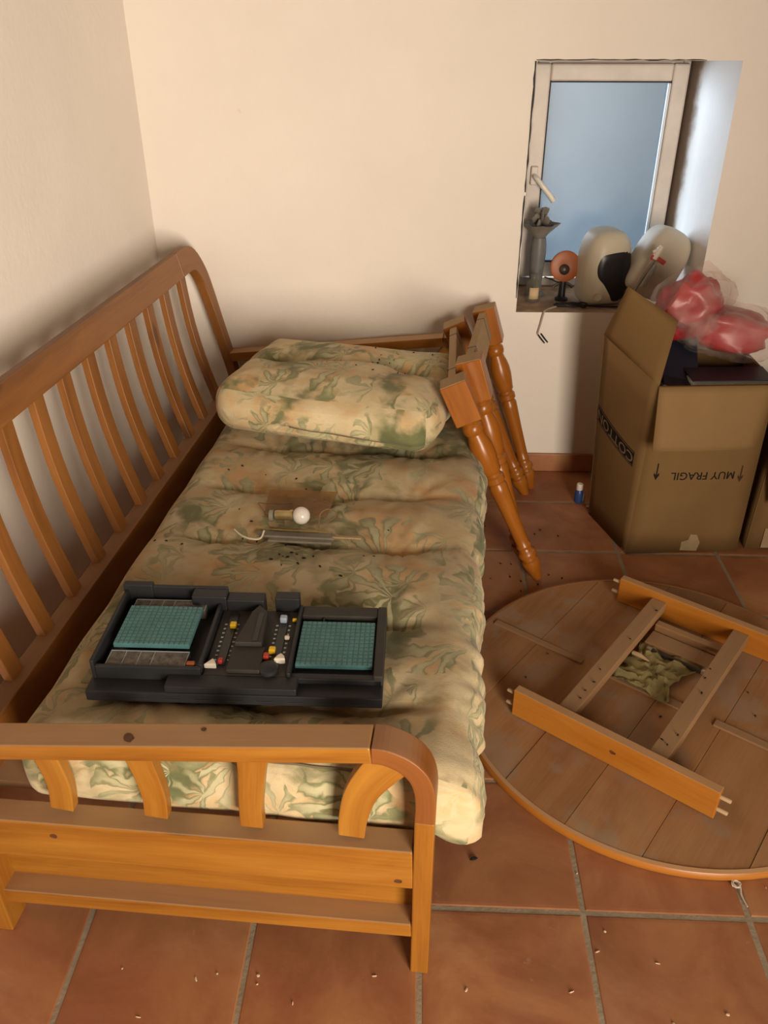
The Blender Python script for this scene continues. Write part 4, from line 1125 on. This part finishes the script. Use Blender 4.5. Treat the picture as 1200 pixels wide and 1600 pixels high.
m = MB(); m.lathe([(.001, 0), (.024, 0), (.025, .008), (.014, .014), (.012, .075), (.001, .078)], 18); m.build('stand_post', M['black'], OD, True)
for s_ in (-1, 1):
    m = MB(); m.tube(smooth_path([(0, 0, .062), (s_ * .020, -.004, .062), (s_ * .036, -.006, .050)], 4), .0055, 8); m.build('prong', M['darkmetal'], OD, True)
# cable on sill with the lead hanging down the wall
CB = thing('black_cable', 'thin black cable coiled on the sill with two bare prongs hanging down the wall', 'cable', (0, 0, 0))
pts = []
for k in range(40):
    a = 2 * pi * k / 16; pts.append((.195 + .055 * cos(a) + .006 * sin(k), 1.982 + .020 * sin(a), SZ + .005 + .0012 * (k % 7) + (k * .00015)))
pts += [(.28, 1.99, SZ + .006), (.36, 1.985, SZ + .006), (.44, 2.0, SZ + .006)]
m = MB(); m.tube(smooth_path(pts, 3), .0030, 6); m.build('coil', M['cable'], CB, True)
m = MB(); m.tube(smooth_path([(.15, 1.985, SZ + .006), (.115, 1.955, SZ + .006), (.095, 1.930, SZ + .0045), (.090, 1.9275, SZ - .01), (.084, 1.9285, .605), (.078, 1.9285, .575), (.078, 1.928, .567)], 5), .0032, 7); m.build('hanging_lead', M['cablepale'], CB, True)
for dx in (0, .011):
    m = MB(); m.tube([(.079 + dx, 1.928, .566 + dx * .3), (.092 + dx, 1.927, .550 + dx * .3), (.106 + dx, 1.9265, .534 + dx * .3)], [.0028, .0030, .0026], 7); m.build('prong', M['cable'], CB, True)
m = MB(); m.tube(smooth_path([(.10, 2.05, SZ + .095), (.125, 2.045, SZ + .088), (.145, 2.05, SZ + .078), (.165, 2.06, SZ + .072)], 4), .003, 6); m.build('loose_end', M['cable'], CB, True)

# ---------------------------------------------------------------- small things on the floor
BT = thing('small_bottle', 'tiny blue bottle with white cap standing on the floor by the tall carton', 'bottle', (.254, 1.685, 0))
m = MB(); m.lathe([(.001, 0), (.014, 0), (.016, .004), (.016, .045), (.011, .053), (.001, .054)], 18); m.build('bottle_body', M['bluebottle'], BT, True)
m = MB(); m.lathe([(.001, .053), (.0125, .053), (.0125, .074), (.010, .077), (.001, .077)], 16); m.build('cap', M['whitepl'], BT, True)
m = MB(); v, f = blob((.016, 0, .018), (.005, .011, .018), (0, 0, .3), 4, .2, .8, 10, 8); m.add(v, f); m.build('pale_label', M['lightgrey'], BT, True)
def scrap(name, label, cat, p, size, rot, mat, seed):
    m = MB(); v, f = blob((0, 0, 0), size, (0, 0, 0), seed, .35, .8, 14, 8); m.add(v, f); o = m.build(name, mat, smooth=True); o.location = p; o.rotation_euler = rot
    return tag(o, label, cat)
scrap('plastic_scrap', 'white sliver of plastic lying behind the tiny blue bottle', 'scrap', (.262, 1.735, .004), (.005, .014, .003), (0, 0, .4), M['whitepl'], 2)
scrap('paper_scrap', 'beige scrap of paper at the foot of the tall carton left side', 'scrap', (.288, 1.640, .004), (.012, .006, .003), (0, 0, -.5), M['tan'], 3)
def twine(label, c, r, seed, tail):
    rn = random.Random(seed); pts = []
    for k in range(14): a = k * 1.9; pts.append((c[0] + r * cos(a) * rn.uniform(.5, 1), c[1] + r * sin(a) * rn.uniform(.5, 1), .004 + .005 * rn.random()))
    pts += [(c[0] + tail[0] * .5, c[1] + tail[1] * .5, .003), (c[0] + tail[0], c[1] + tail[1], .003)]
    m = MB(); m.tube(smooth_path(pts, 4), .0017, 6); return tag(m.build('twine_knot', M['twine'], smooth=True), label, 'string')
twine('frayed white twine knot on the grout just below the round table top edge', (.331, .075, 0), .012, 3, (.008, -.05))
twine('frayed white twine knot on the grout at the bottom edge of the photo', (.0065, -.297, 0), .011, 9, (.012, -.03))
m = MB()
for _ in range(34):
    x = rg.uniform(-1.0, .55); y = rg.uniform(-.33, .10) if rg.random() < .8 else rg.uniform(.1, 1.2)
    v, f = blob((x, y, .0012), (rg.uniform(.001, .003), rg.uniform(.002, .006), .0012), (0, 0, rg.uniform(0, 3)), rg.random() * 9, .3, .9, 6, 4); m.add(v, f)
tag(m.build('pale_crumbs', M['crumb']), 'pale crumbs and paint flakes scattered over the terracotta tiles', 'crumbs', kind='stuff')
dm = MB()
for _ in range(14):
    dropping(dm, Vector((rg.uniform(-.12, .15), rg.uniform(1.1, 1.5), .001)), rg.uniform(.0018, .003), rg.uniform(0, pi))
dropping(dm, Vector((-.218, .115, .002)), .005, .3)
tag(dm.build('droppings', M['drop']), 'black droppings on the floor tiles beside the table legs', 'droppings', kind='stuff')
